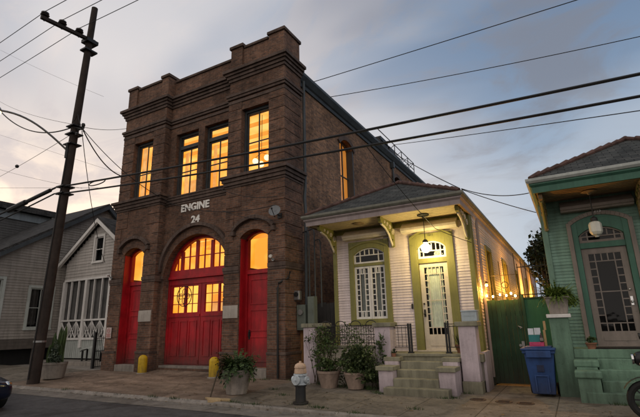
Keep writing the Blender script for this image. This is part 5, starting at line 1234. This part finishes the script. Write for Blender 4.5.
# wheelie bin
bn = thing('wheelie_bin', 'blue wheeled recycling bin standing against the green gate', 'wheelie bin', (-.83, 11.62, 0))
m = MB(); m.add([(-1.06, 11.34, .05), (-.6, 11.34, .05), (-.6, 11.82, .09), (-1.06, 11.82, .09), (-1.13, 11.24, .96), (-.53, 11.24, .96), (-.53, 11.98, .96), (-1.13, 11.98, .96)], ((3, 2, 1, 0), (0, 1, 5, 4), (1, 2, 6, 5), (2, 3, 7, 6), (3, 0, 4, 7)))
m.box(-1.16, -.50, 11.20, 12.0, .90, .965)
build(m, 'body', 'bin', bn, bevel=.02)
build(MB().box(-1.18, -.48, 11.17, 12.02, .97, 1.02).box(-1.1, -.56, 11.25, 11.95, 1.02, 1.045).box(-1.08, -.58, 11.155, 11.2, .82, .965), 'lid', 'bin', bn, bevel=.018)
build(MB().box(-.90, -.76, 11.268, 11.3, .55, .66), 'grip_recess', 'bin_dark', bn); build(MB().tube([(-.9, 11.27, .53), (-.76, 11.27, .53)], .014), 'lift_bar', 'bin_dark', bn)
pp_ = MB()
for x0, x1, z0, z1 in ((-.97, -.94, .1, .45), (-.72, -.69, .1, .45), (-.94, -.72, .42, .45)): pp_.box(x0, x1, 11.275, 11.36, z0, z1)
build(pp_, 'rib', 'bin', bn, bevel=.006)
for x in (-1.1, -.56): build(MB().disc((x, 11.92, .12), .12, (1, 0, 0), .06, 18), 'wheel', 'rubber', bn)
build(MB().tube([(-1.05, 12.03, .98), (-.6, 12.03, .98)], .016), 'handle', 'bin_dark', bn)
zb = 1.047
solo(MB().box(-1.0, -.70, 11.45, 11.72, zb, zb + .09).box(-.93, -.77, 11.445, 11.45, zb + .025, zb + .07), 'carton', 'pink_box', 'flat pink carton lying on the lid of the blue bin', 'carton', (-.85, 11.55, zb), bevel=.006)
tc = thing('carton', 'open teal carton with white flaps on the pink carton', 'carton', (-.86, 11.6, zb + .092))
build(MB().box(-1.0, -.76, 11.5, 11.7, zb + .092, zb + .25), 'body', 'card_teal', tc)
build(MB().add([(-1.0, 11.5, zb + .252), (-.885, 11.5, zb + .252), (-.885, 11.54, zb + .39), (-1.0, 11.54, zb + .39)], ((0, 1, 2, 3),)).add([(-.87, 11.5, zb + .252), (-.74, 11.5, zb + .252), (-.74, 11.55, zb + .40), (-.87, 11.55, zb + .40)], ((0, 1, 2, 3),)), 'flap', 'card_white', tc)
bt = thing('bottle', 'small dark bottle with a pale label on the bin lid', 'bottle', (-.735, 11.47, zb + .092))
build(MB().lathe([(.033, 0), (.033, .12), (.014, .16), (.014, .2), (.005, .2)], (-.735, 11.47, zb + .092), 12), 'glass', 'bottle_d', bt, smooth=True); build(MB().lathe([(.0345, .03), (.0345, .09)], (-.735, 11.47, zb + .092), 12), 'label', 'pot', bt)
solo(MB().box(-.69, -.64, 11.55, 11.57, zb, zb + .35).box(-.665, -.615, 11.55, 11.57, zb + .351, zb + .55), 'wooden_stick', 'tan', 'tan wooden stick standing upright on the blue bin lid', 'stick', (-.66, 11.56, zb))

# ------------------------------------------------------------------ UTILITY POLE AND WIRES
up_ = thing('utility_pole', 'tall dark leaning wooden utility pole with a crossarm', 'utility pole', (-15.47, 8.55, .05))
B, T = Vector((-15.47, 8.55, -.05)), Vector((-14.71, 8.55, 13.95))
pp = [B.lerp(T, i / 14) for i in range(15)]
build(MB().tube(pp, .185, 14, .112), 'pole', 'wood_pole', up_, smooth=True)
def pole(z): return B.lerp(T, (z - B.z) / (T.z - B.z))
a0 = pole(12.45)
m = MB(); m.add([(a0.x + s - .0, y, z) for s in (-.06, .06) for y, z in ((8.75, 12.5), (8.75, 12.62), (6.75, 12.42), (6.75, 12.30))], ((0, 1, 2, 3), (7, 6, 5, 4), (0, 4, 5, 1), (1, 5, 6, 2), (2, 6, 7, 3), (3, 7, 4, 0)))
build(m, 'crossarm', 'wood_pole', up_)
m = MB().box(a0.x - .2, a0.x + .2, 8.35, 8.8, 12.36, 12.5).box(a0.x - .18, a0.x + .18, 8.33, 8.82, 12.0, 12.06); build(m, 'bracket', 'iron', up_)
INS = []
for y in (6.86, 7.48, 8.12):
    z = 12.42 + (y - 6.75) * .1
    build(MB().lathe([(.03, -.16), (.03, .02), (.12, .03), (.15, .07), (.07, .1), (.12, .12), (.13, .16), (.05, .2), (.03, .24), (.005, .25)], (a0.x, y, z), 12), 'insulator', 'ceramic', up_, smooth=True); INS.append(Vector((a0.x, y, z + .24)))
for z in (6.35, 6.6, 8.2, 8.6, 8.9): p = pole(z); m = MB(); m.tube([p - Vector((.24, 0, 0)), p + Vector((.24, 0, 0))], .02); m.box(p.x - .22, p.x + .22, p.y - .22, p.y + .22, z - .02, z + .02); build(m, 'clamp', 'iron', up_)
m = MB()
p = pole(8.7); m.tube([p, p + Vector((.5, 0, .1)), p + Vector((.55, 0, -.1))], .025); m.tube([p + Vector((.2, -.2, .3)), p + Vector((.42, -.2, .5)), p + Vector((.5, -.1, .1))], .018); m.tube([p + Vector((0, -.1, .2)), p + Vector((.45, 0, .0))], .03); m.lathe([(.05, 0), (.07, .06), (.05, .12)], p + Vector((.5, 0, .1)), 10); m.lathe([(.05, 0), (.07, .06), (.05, .12)], p + Vector((.35, -.1, -.25)), 10)
build(m, 'hardware', 'iron', up_)
p = pole(1.35); build(MB().tube([p - Vector((0, 0, .03)), p + Vector((0, 0, .03))], .192, 14), 'band', 'galv', up_)
m = MB().tube([pole(z) + Vector((.04, -.2 + .006 * z, 0)) for z in (.2, 3, 6, 8)], .018, 6); build(m, 'ground_cable', 'wire', up_)
sa = thing('street_light', 'curved street lamp arm fixed to the leaning utility pole', 'street light', pole(7.95) - Vector((0, .1, 0)))
p = pole(7.95); arm = [p + Vector((-.02, -.14 - t * 2.25, .75 * sin(t * 1.9) - .12 * t)) for t in [i / 12 for i in range(13)]]
build(MB().tube(arm, .035, 8), 'arm', 'galv', sa, smooth=True); build(MB().tube([p - Vector((0, .17, .3)), p + Vector((0, -.17, .25))], .05), 'clamp', 'iron', sa)
e = arm[-1]; build(MB().lathe([(.02, .12), (.1, .1), (.16, 0), (.15, -.04)], e + Vector((0, -.12, -.04)), 16), 'head', 'galv', sa, smooth=True); build(MB().lathe([(.14, -.045), (.12, -.1), (.06, -.14), (.005, -.15)], e + Vector((0, -.12, -.04)), 16), 'lens', 'street_lens', sa, smooth=True)
def wire(a, b, sag, r, label, name='overhead_wire', n=28, twist=0):
    a, b = Vector(a), Vector(b); pts = []
    for i in range(n + 1):
        t = i / n; p = a.lerp(b, t); p.z -= 4 * sag * t * (1 - t); pts.append(p)
    return solo(MB().tube(pts, r, 6), name, 'wire', label, 'wire', tuple(a))
WG = None
wire((-15.4, 8.42, 6.62), (12, 8.5, 5.32), .22, .030, 'upper of two thick black cables crossing the whole view', 'overhead_cable')
wire((-15.4, 8.42, 6.36), (12, 8.5, 4.92), .28, .027, 'lower of two thick black cables crossing the whole view', 'overhead_cable')
wire((-15.5, 8.42, 6.62), (-45, 8.6, 5.6), .7, .034, 'thick cable running left from the utility pole over the grey house', 'overhead_cable')
wire((-15.5, 8.42, 6.40), (-45, 8.6, 4.9), .7, .026, 'lower cable running left from the utility pole over the grey house', 'overhead_cable')
solo(MB().tube([(-15.8, 8.42, 6.58), (-16.8, 8.44, 6.47), (-17.4, 8.45, 6.40)], .07, 8).tube([(-17.4, 8.45, 6.4), (-18.6, 8.46, 6.26)], .1, 8), 'cable_splice', 'iron', 'thick splice sleeve on the cable left of the utility pole', 'cable splice', (-17, 8.44, 6.45))
pts = [(-13.1 + .42 * cos(t * pi / 12), 8.42, 6.37 + .075 * sin(t * pi / 12)) for t in range(25)]
solo(MB().tube(pts, .018, 6), 'cable_coil', 'wire', 'flat spare loop hanging on the thick cable right of the pole', 'cable coil', (-13.1, 8.42, 6.37))
for q, nm in zip(INS, ('outermost', 'middle', 'innermost')):
    s_ = 1
    wire(q, (26, q.y + .1, q.z - .4), .5, .013, f'thin wire to the right from the {nm} crossarm insulator'); wire(q, (-70, q.y, q.z - .3), .7, .013, f'thin wire to the left from the {nm} crossarm insulator')
wire((-7.83, 13.51, 11.0), (14, 13.9, 11.0), .05, .014, 'upper thin wire from the firehouse roof edge to the right')
wire((-7.7, 14.91, 11.0), (14, 18.4, 11.4), .35, .014, 'lower thin wire from the firehouse roof edge to the right')
wire((-7.72, 23.0, 11.76), (12, 8, 4.0), .1, .016, 'thin wire from the firehouse rooftop rail past the green house')
wire((-7.72, 19.6, 10.95), (-2.1, 11.2, 4.95), .15, .012, 'thin drop wire from the firehouse roof to the pink house eave')
wire((-2.05, 11.15, 4.92), (-.52, 11.2, 4.55), .12, .011, 'slack upper wire between the pink and green house eaves')
wire((-2.05, 11.15, 4.90), (-.44, 11.4, 4.1), .03, .010, 'lower wire between the pink eave and green house corner')
wire((-3.5, 8.5, 5.47), (-2.9, 11.5, 4.05), .08, .009, 'thin service drop hanging in front of the pink porch roof')
wire((-2.9, 11.5, 4.05), (-2.17, 12.4, 3.72), .02, .009, 'short wire across the head of the pink door')
P0 = pole(8.75) + Vector((.45, 0, 0))
wire(P0, (-15.95, 11.4, 8.0), .35, .022, 'thick slack drop from the pole to the firehouse window corner')
wire(P0, (-13.4, 11.7, 6.55), .3, .013, 'thin slack drop from the pole to the firehouse center sill')
wire(P0 + Vector((0, 0, .05)), (-16.2, 11.6, 10.4), .1, .010, 'thin level wire from the pole to the firehouse cornice')
wire(P0 - Vector((0, 0, .1)), (-19.2, 13.2, 4.8), .5, .013, 'long dangling drop from the pole to the porch house gable')
wire((-13.4, 11.68, 6.5), (-7.95, 11.3, 5.45), .3, .012, 'wire sagging across the firehouse front to the satellite dish')
wire((-10.3, 11.25, 6.4), (-7.8, 11.2, 5.7), .15, .010, 'short upper wire across the right firehouse bay')
wire((-10.2, 11.3, 5.6), (-7.75, 11.2, 4.9), .1, .010, 'short lower wire over the right firehouse door hood')
wire(pole(9.0), (-34.6, 14, 18.2), .2, .009, 'faint wire climbing left from the pole top hardware')
wire(pole(8.95) - Vector((.1, 0, 0)), (-19.6, 8.0, 10.6), .55, .022, 'thick slack cable rising left from the pole hardware')
wire((-60.2, 25, 26.1), (-35.4, 25, 16.0), .0, .012, 'faint far wire crossing behind the pole')
wire((-46.9, 20, 17.2), (-33, 20, 12.8), .1, .012, 'faint far wire low over the grey house roof')
wire((-46.3, 20, 15.2), (-30, 20, 12.3), .0, .012, 'faint level wire just above the tall house')
wire((-103, 40, 63), (-63, 40, 39.5), .3, .02, 'faint distant wire high behind the pole')
gw = wire(pole(8.7), (-28, 12, 10.5), .05, .010, 'thin wire carrying a small dark ball left of the pole')
solo(MB().sphere((-23.4, 10.7, 9.78), .09, 10, 7), 'marker_ball', 'iron', 'small dark ball on a thin wire left of the pole', 'marker ball', (-23.4, 10.7, 9.78))

# ------------------------------------------------------------------ TREE BEHIND
tt = thing('tree', 'dark leafy tree rising between the pink and green houses', 'tree', (-1.0, 31, 0))
m = MB(); m.tube([(-1.0, 31, 0), (-1.0, 31, 2.5), (-.9, 31, 4.2)], .25, 10, .14)
for a, h in ((0, 6.3), (1.3, 6.6), (2.6, 5.8), (4, 6.5), (5.2, 6)): m.tube([(-.95, 31, 3.2), (-.95 + .6 * cos(a), 31 + .6 * sin(a), 4.6), (-.95 + 1.1 * cos(a), 31 + 1.1 * sin(a), h)], .1, 7, .03)
build(m, 'trunk', 'tree_bark', tt, smooth=True)
m = clump((-.75, 31, 5.3), (1.55, 1.5, 2.3), 5200, .26, 71, clusters=26, asp=.5); build(m, 'crown', 'leaf_tree', tt)
tt = thing('tree', 'lower dark tree further back behind the alley gate', 'tree', (.6, 38, 0))
m = MB().tube([(.6, 38, 0), (.6, 38, 3)], .2, 8, .12)
for a in (0, 1.5, 3, 4.6): m.tube([(.6, 38, 2.6), (.6 + .9 * cos(a), 38 + .9 * sin(a), 4.8)], .09, 7, .03)
build(m, 'trunk', 'tree_bark', tt, smooth=True)
build(clump((.3, 38, 4.6), (2.4, 1.8, 2.6), 3600, .3, 72, clusters=20, asp=.5), 'crown', 'leaf_tree', tt)

# ------------------------------------------------------------------ VEHICLES
def car(x, y, label, paint, z0=-.05, rot=0):
    t = thing('parked_car', label, 'car', (x, y, z0))
    st = [(0, .60, .34, .60), (-.06, .72, .26, .64), (-.22, .82, .22, .68), (-.6, .87, .2, .74), (-1.1, .885, .2, .80), (-1.5, .89, .2, .86), (-2.4, .89, .2, .88), (-3.6, .89, .2, .90), (-4.2, .87, .22, .90), (-4.5, .8, .26, .86), (-4.58, .68, .36, .8)]
    vs = []; n = 14
    for s, w, zb, zt in st:
        h = zt - zb
        half = [(0, zb), (w * .85, zb), (w * .97, zb + h * .15), (w, zb + h * .5), (w * .95, zb + h * .82), (w * .82, zt - .02), (w * .45, zt + .015), (0, zt + .02)]
        ring_ = [(p, q) for p, q in half] + [(-p, q) for p, q in half[-2:0:-1]]
        vs += [(x + s, y + p, z0 + q) for p, q in ring_]
    b = MB(); b.add(vs, [(i * n + k, i * n + (k + 1) % n, (i + 1) * n + (k + 1) % n, (i + 1) * n + k) for i in range(len(st) - 1) for k in range(n)] + [tuple(range(n)), tuple(range(len(vs) - 1, len(vs) - n - 1, -1))])
    o = build(b, 'body', paint, t, smooth=True); ms_ = o.modifiers.new('sub', 'SUBSURF'); ms_.levels = 2; ms_.render_levels = 2
    g = MB(); gs = [(-1.35, .78, .84), (-1.75, .72, 1.12), (-2.2, .62, 1.38), (-2.8, .61, 1.43), (-3.4, .62, 1.38), (-3.95, .70, 1.1), (-4.2, .75, .86)]
    vs = []
    for s, w, z in gs: vs += [(x + s, y - w, z0 + min(z, .84)), (x + s, y - w * (.99 if z > 1 else 1), z0 + z - .03), (x + s, y, z0 + z), (x + s, y + w, z0 + z - .03), (x + s, y + w, z0 + min(z, .84))]
    g.add(vs, [(i * 5 + k, i * 5 + k + 1, (i + 1) * 5 + k + 1, (i + 1) * 5 + k) for i in range(len(gs) - 1) for k in range(4)]); build(g, 'window', 'plastic_black', t, smooth=True)
    rf_ = MB(); rf_.box(x - 3.4, x - 2.2, y - .6, y + .6, z0 + 1.40, z0 + 1.47); build(rf_, 'roof', paint, t, bevel=.03)
    for s in (-.85, -3.55):
        for q in (-.80, .80):
            w_ = build(MB().disc((x + s, y + q, z0 + .32), .32, (0, 1, 0), .2, 24), 'wheel', 'rubber', t, smooth=True); build(MB().disc((x + s, y + q + (.08 if q > 0 else -.08), z0 + .32), .2, (0, 1, 0), .06, 16), 'rim', 'galv', w_)
    for q in (-.62, .62): build(MB().sphere((x - .13, y + q, z0 + .57), .1, 12, 8, .7), 'headlight', 'chrome', t, smooth=True)
    build(MB().box(x - .04, x + .015, y - .42, y + .42, z0 + .40, z0 + .52), 'grille', 'plastic_black', t, bevel=.01)
    for q in (-.92, .92): build(MB().sphere((x - 1.7, y + q, z0 + .95), .09, 10, 7, .7), 'mirror', paint, t, smooth=True)
    return t
car(-11.15, 5.05, 'dark navy car with chrome headlights on the road before the utility pole', 'car_navy')
car(-4.62, 2.05, 'pale yellow car with only its front corner in view', 'car_yellow', z0=-.05)
mc = thing('motorcycle', 'black motorcycle parked at the right edge before the green steps', 'motorcycle', (1.5, 9.3, -.0))
def wheel(x, y, r):
    w_ = MB(); w_.ring((x, 0, r), r - .055, .055, FP(y), 28, 8); o = build(w_, 'wheel', 'rubber', mc, smooth=True)
    s_ = MB(); s_.disc((x, y, r), .05, (0, 1, 0), .12, 12)
    for k in range(8): s_.tube([(x, y, r), (x + (r - .08) * cos(k * pi / 4), y, r + (r - .08) * sin(k * pi / 4))], .012, 5)
    build(s_, 'rim', 'iron', o); return o
wheel(1.02, 9.3, .31); wheel(2.35, 9.3, .31)
m = MB()
for s_ in (-.1, .1): m.tube([(1.02, 9.3 + s_, .31), (1.2, 9.3 + s_, .75), (1.32, 9.3 + s_ * .9, 1.03)], .03, 8)
build(m, 'fork', 'iron', mc, smooth=True)
m = MB()
for k in range(10):
    t0, t1 = pi * .05 + k * .25, pi * .05 + (k + 1) * .25
    for a, b in ((t0, t1),): m.add([(1.02 + .36 * cos(a), 9.22, .31 + .36 * sin(a)), (1.02 + .36 * cos(b), 9.22, .31 + .36 * sin(b)), (1.02 + .36 * cos(b), 9.38, .31 + .36 * sin(b)), (1.02 + .36 * cos(a), 9.38, .31 + .36 * sin(a))], ((0, 1, 2, 3),))
build(m, 'mudguard', 'plastic_black', mc, smooth=True)
build(MB().sphere((1.02, 9.3, .95), .12, 14, 10), 'headlight_shell', 'plastic_black', mc, smooth=True); build(MB().disc((.9, 9.3, .95), .085, (1, 0, 0), .03, 18), 'headlight', 'chrome', mc)
m = MB().tube([(1.42, 8.92, 1.06), (1.3, 9.0, 1.1), (1.25, 9.2, 1.06), (1.25, 9.4, 1.06), (1.3, 9.6, 1.1), (1.42, 9.68, 1.06)], .018, 8); build(m, 'handlebar', 'iron', mc, smooth=True)
for s_ in (-1, 1):
    q = MB().tube([(1.32, 9.3 + s_ * .3, 1.1), (1.15, 9.3 + s_ * .38, 1.28)], .009).disc((1.1, 9.3 + s_ * .4, 1.3), .055, (1, 0, .1), .03, 14); build(q, 'mirror', 'plastic_black', mc)
    build(MB().sphere((1.0, 9.3 + s_ * .2, .88), .035, 8, 6), 'indicator', 'hyd_orange', mc)
m = MB().lathe([(.01, -.16), (.13, -.12), (.17, 0), (.13, .12), (.01, .15)], (0, 0, 0), 14); m.v = [(1.55 + v[0] * 1.7, 9.3 + v[1] * .9, .86 + v[2] * .8) for v in m.v]; build(m, 'tank', 'plastic_black', mc, smooth=True)
build(MB().box(1.75, 2.5, 9.18, 9.42, .74, .84), 'seat', 'rubber', mc, bevel=.04); build(MB().box(1.4, 1.85, 9.14, 9.46, .3, .66).disc((1.6, 9.3, .42), .16, (0, 1, 0), .42, 16), 'engine', 'iron', mc, bevel=.03)
build(MB().tube([(1.5, 9.1, .4), (1.6, 9.05, .28), (2.5, 9.05, .34)], .045, 10), 'exhaust', 'galv', mc, smooth=True); build(MB().tube([(1.32, 9.3, 1.0), (1.4, 9.3, .7), (1.8, 9.3, .3), (2.35, 9.3, .31)], .03).tube([(1.35, 9.3, .9), (1.9, 9.3, .72), (2.3, 9.3, .7)], .03), 'frame', 'iron', mc)
build(MB().tube([(1.8, 9.2, .28), (1.9, 9.0, 0.01)], .014), 'kickstand', 'iron', mc)
mc.location.x -= .17

# ------------------------------------------------------------------ LIGHT
def sundir(az, el): return Vector((sin(az) * cos(el), cos(az) * cos(el), sin(el)))
AZ, EL = radians(-62), radians(5)
W = bpy.data.worlds.new('World'); S.world = W; W.use_nodes = True
t = W.node_tree; bg = t.nodes['Background']; bg.inputs['Strength'].default_value = .1
sky = nd(t, 'ShaderNodeTexSky', sky_type='NISHITA'); sky.sun_disc = False; sky.sun_elevation = EL; sky.sun_rotation = AZ; sky.air_density = 1.2; sky.dust_density = 2
tc = nd(t, 'ShaderNodeTexCoord'); d = tc.outputs['Generated']
def vdot(v):
    n = nd(t, 'ShaderNodeVectorMath', operation='DOT_PRODUCT'); t.links.new(d, n.inputs[0]); n.inputs[1].default_value = v; return n.outputs['Value']
def mrange(x, a, b):
    n = nd(t, 'ShaderNodeMapRange', interpolation_type='SMOOTHSTEP'); t.links.new(x, n.inputs[0]); n.inputs[1].default_value = a; n.inputs[2].default_value = b; return n.outputs[0]
K = SKYK
sd_ = sundir(AZ, radians(4))
gsun = mrange(vdot(sd_), .42, 1.03)
zz = vdot((0, 0, 1))
low = mrange(zz, .62, .02)
blue = mixc(t, (.14 * K, .205 * K, .315 * K), (.36 * K, .47 * K, .60 * K), low)
warm = mixc(t, (.33 * K, .375 * K, .46 * K), (1.25 * K, .98 * K, .74 * K), low)
base = mixc(t, blue, warm, gsun)
# cloud sheet: noise on the direction projected onto a plane overhead
sx = nd(t, 'ShaderNodeSeparateXYZ'); t.links.new(d, sx.inputs[0])
den = nd(t, 'ShaderNodeMath', operation='ADD'); t.links.new(sx.outputs[2], den.inputs[0]); den.inputs[1].default_value = .22
dx = nd(t, 'ShaderNodeMath', operation='DIVIDE'); t.links.new(sx.outputs[0], dx.inputs[0]); t.links.new(den.outputs[0], dx.inputs[1])
dy = nd(t, 'ShaderNodeMath', operation='DIVIDE'); t.links.new(sx.outputs[1], dy.inputs[0]); t.links.new(den.outputs[0], dy.inputs[1])
cb_ = nd(t, 'ShaderNodeCombineXYZ'); t.links.new(dx.outputs[0], cb_.inputs[0]); t.links.new(dy.outputs[0], cb_.inputs[1])
mp = nd(t, 'ShaderNodeMapping'); mp.inputs['Scale'].default_value = (.75, 1.15, 1); mp.inputs['Rotation'].default_value = (0, 0, .5); mp.inputs['Location'].default_value = (3.1, 1.7, 0); t.links.new(cb_.outputs[0], mp.inputs[0])
n1 = noise(t, mp.outputs[0], 2.3, 10, .6, .7); n2 = noise(t, mp.outputs[0], .8, 4, .5, .3)
cl = mrange(n1, .46, .61); cl2 = mrange(n2, .44, .60)
ccol = mixc(t, (.185 * K, .20 * K, .245 * K), (.52 * K, .48 * K, .50 * K), gsun)
m1 = nd(t, 'ShaderNodeMath', operation='MULTIPLY'); t.links.new(cl, m1.inputs[0]); m1.inputs[1].default_value = .8
base = mixc(t, base, ccol, m1.outputs[0])
m2 = nd(t, 'ShaderNodeMath', operation='MULTIPLY'); t.links.new(cl2, m2.inputs[0]); m2.inputs[1].default_value = .5
base = mixc(t, base, mixc(t, (.47 * K, .50 * K, .55 * K), (.98 * K, .86 * K, .77 * K), gsun), m2.outputs[0])
fin = mixc(t, sky.outputs[0], base, .9)
back = mrange(vdot((.12, -1, .12)), -.15, .55)  # unseen sky behind the camera, brightened to lift the facades
fin = mixc(t, fin, (.74 * K, .67 * K, .61 * K), back)
t.links.new(fin, bg.inputs['Color'])
su = bpy.data.lights.new('sun', 'SUN'); su.energy = .5; su.angle = radians(14); su.color = (1, .80, .62)
so = bpy.data.objects.new('sun', su); C.objects.link(so); so.rotation_euler = (-sundir(AZ, EL)).to_track_quat('-Z', 'Y').to_euler()
def lamp(p, w, col, r=.05):
    l = bpy.data.lights.new('lamp', 'POINT'); l.energy = w; l.color = col; l.shadow_soft_size = r; o = bpy.data.objects.new('lamp', l); C.objects.link(o); o.location = p
for p, w in (((-2.0, 12.82, 2.34), 4.0), ((-1.68, 12.85, 2.36), 2.5), ((-1.4, 12.84, 2.38), 2.5), ((-1.96, 13.32, 2.5), 115), ((-1.68, 18.5, 3.0), 130), ((-1.66, 25, 3.2), 130), ((-1.66, 31, 3.3), 150)): lamp(p, w, (1, .42, .06), .05)

# ------------------------------------------------------------------ groups of repeats
GR = {'overhead_wire': 'overhead wires', 'overhead_cable': 'thick overhead cables', 'clay_planter': 'clay pots before the pink porch', 'stone_planter': 'planters on the kerb side',
      'meter_cabinet': 'electrical cabinets in the alley', 'security_camera': 'security cameras on the firehouse', 'pendant_lamp': 'porch pendant lamps', 'climbing_vine': 'vines on the pink pedestals',
      'potted_plant': 'small porch plants', 'tree': 'trees behind the alley', 'parked_car': 'cars on the road', 'carton': 'cartons on the blue bin'}
for o in S.objects:
    if o.parent is None and 'label' in o and 'group' not in o:
        g_ = GR.get(o.name.split('.')[0])
        if g_: o['group'] = g_
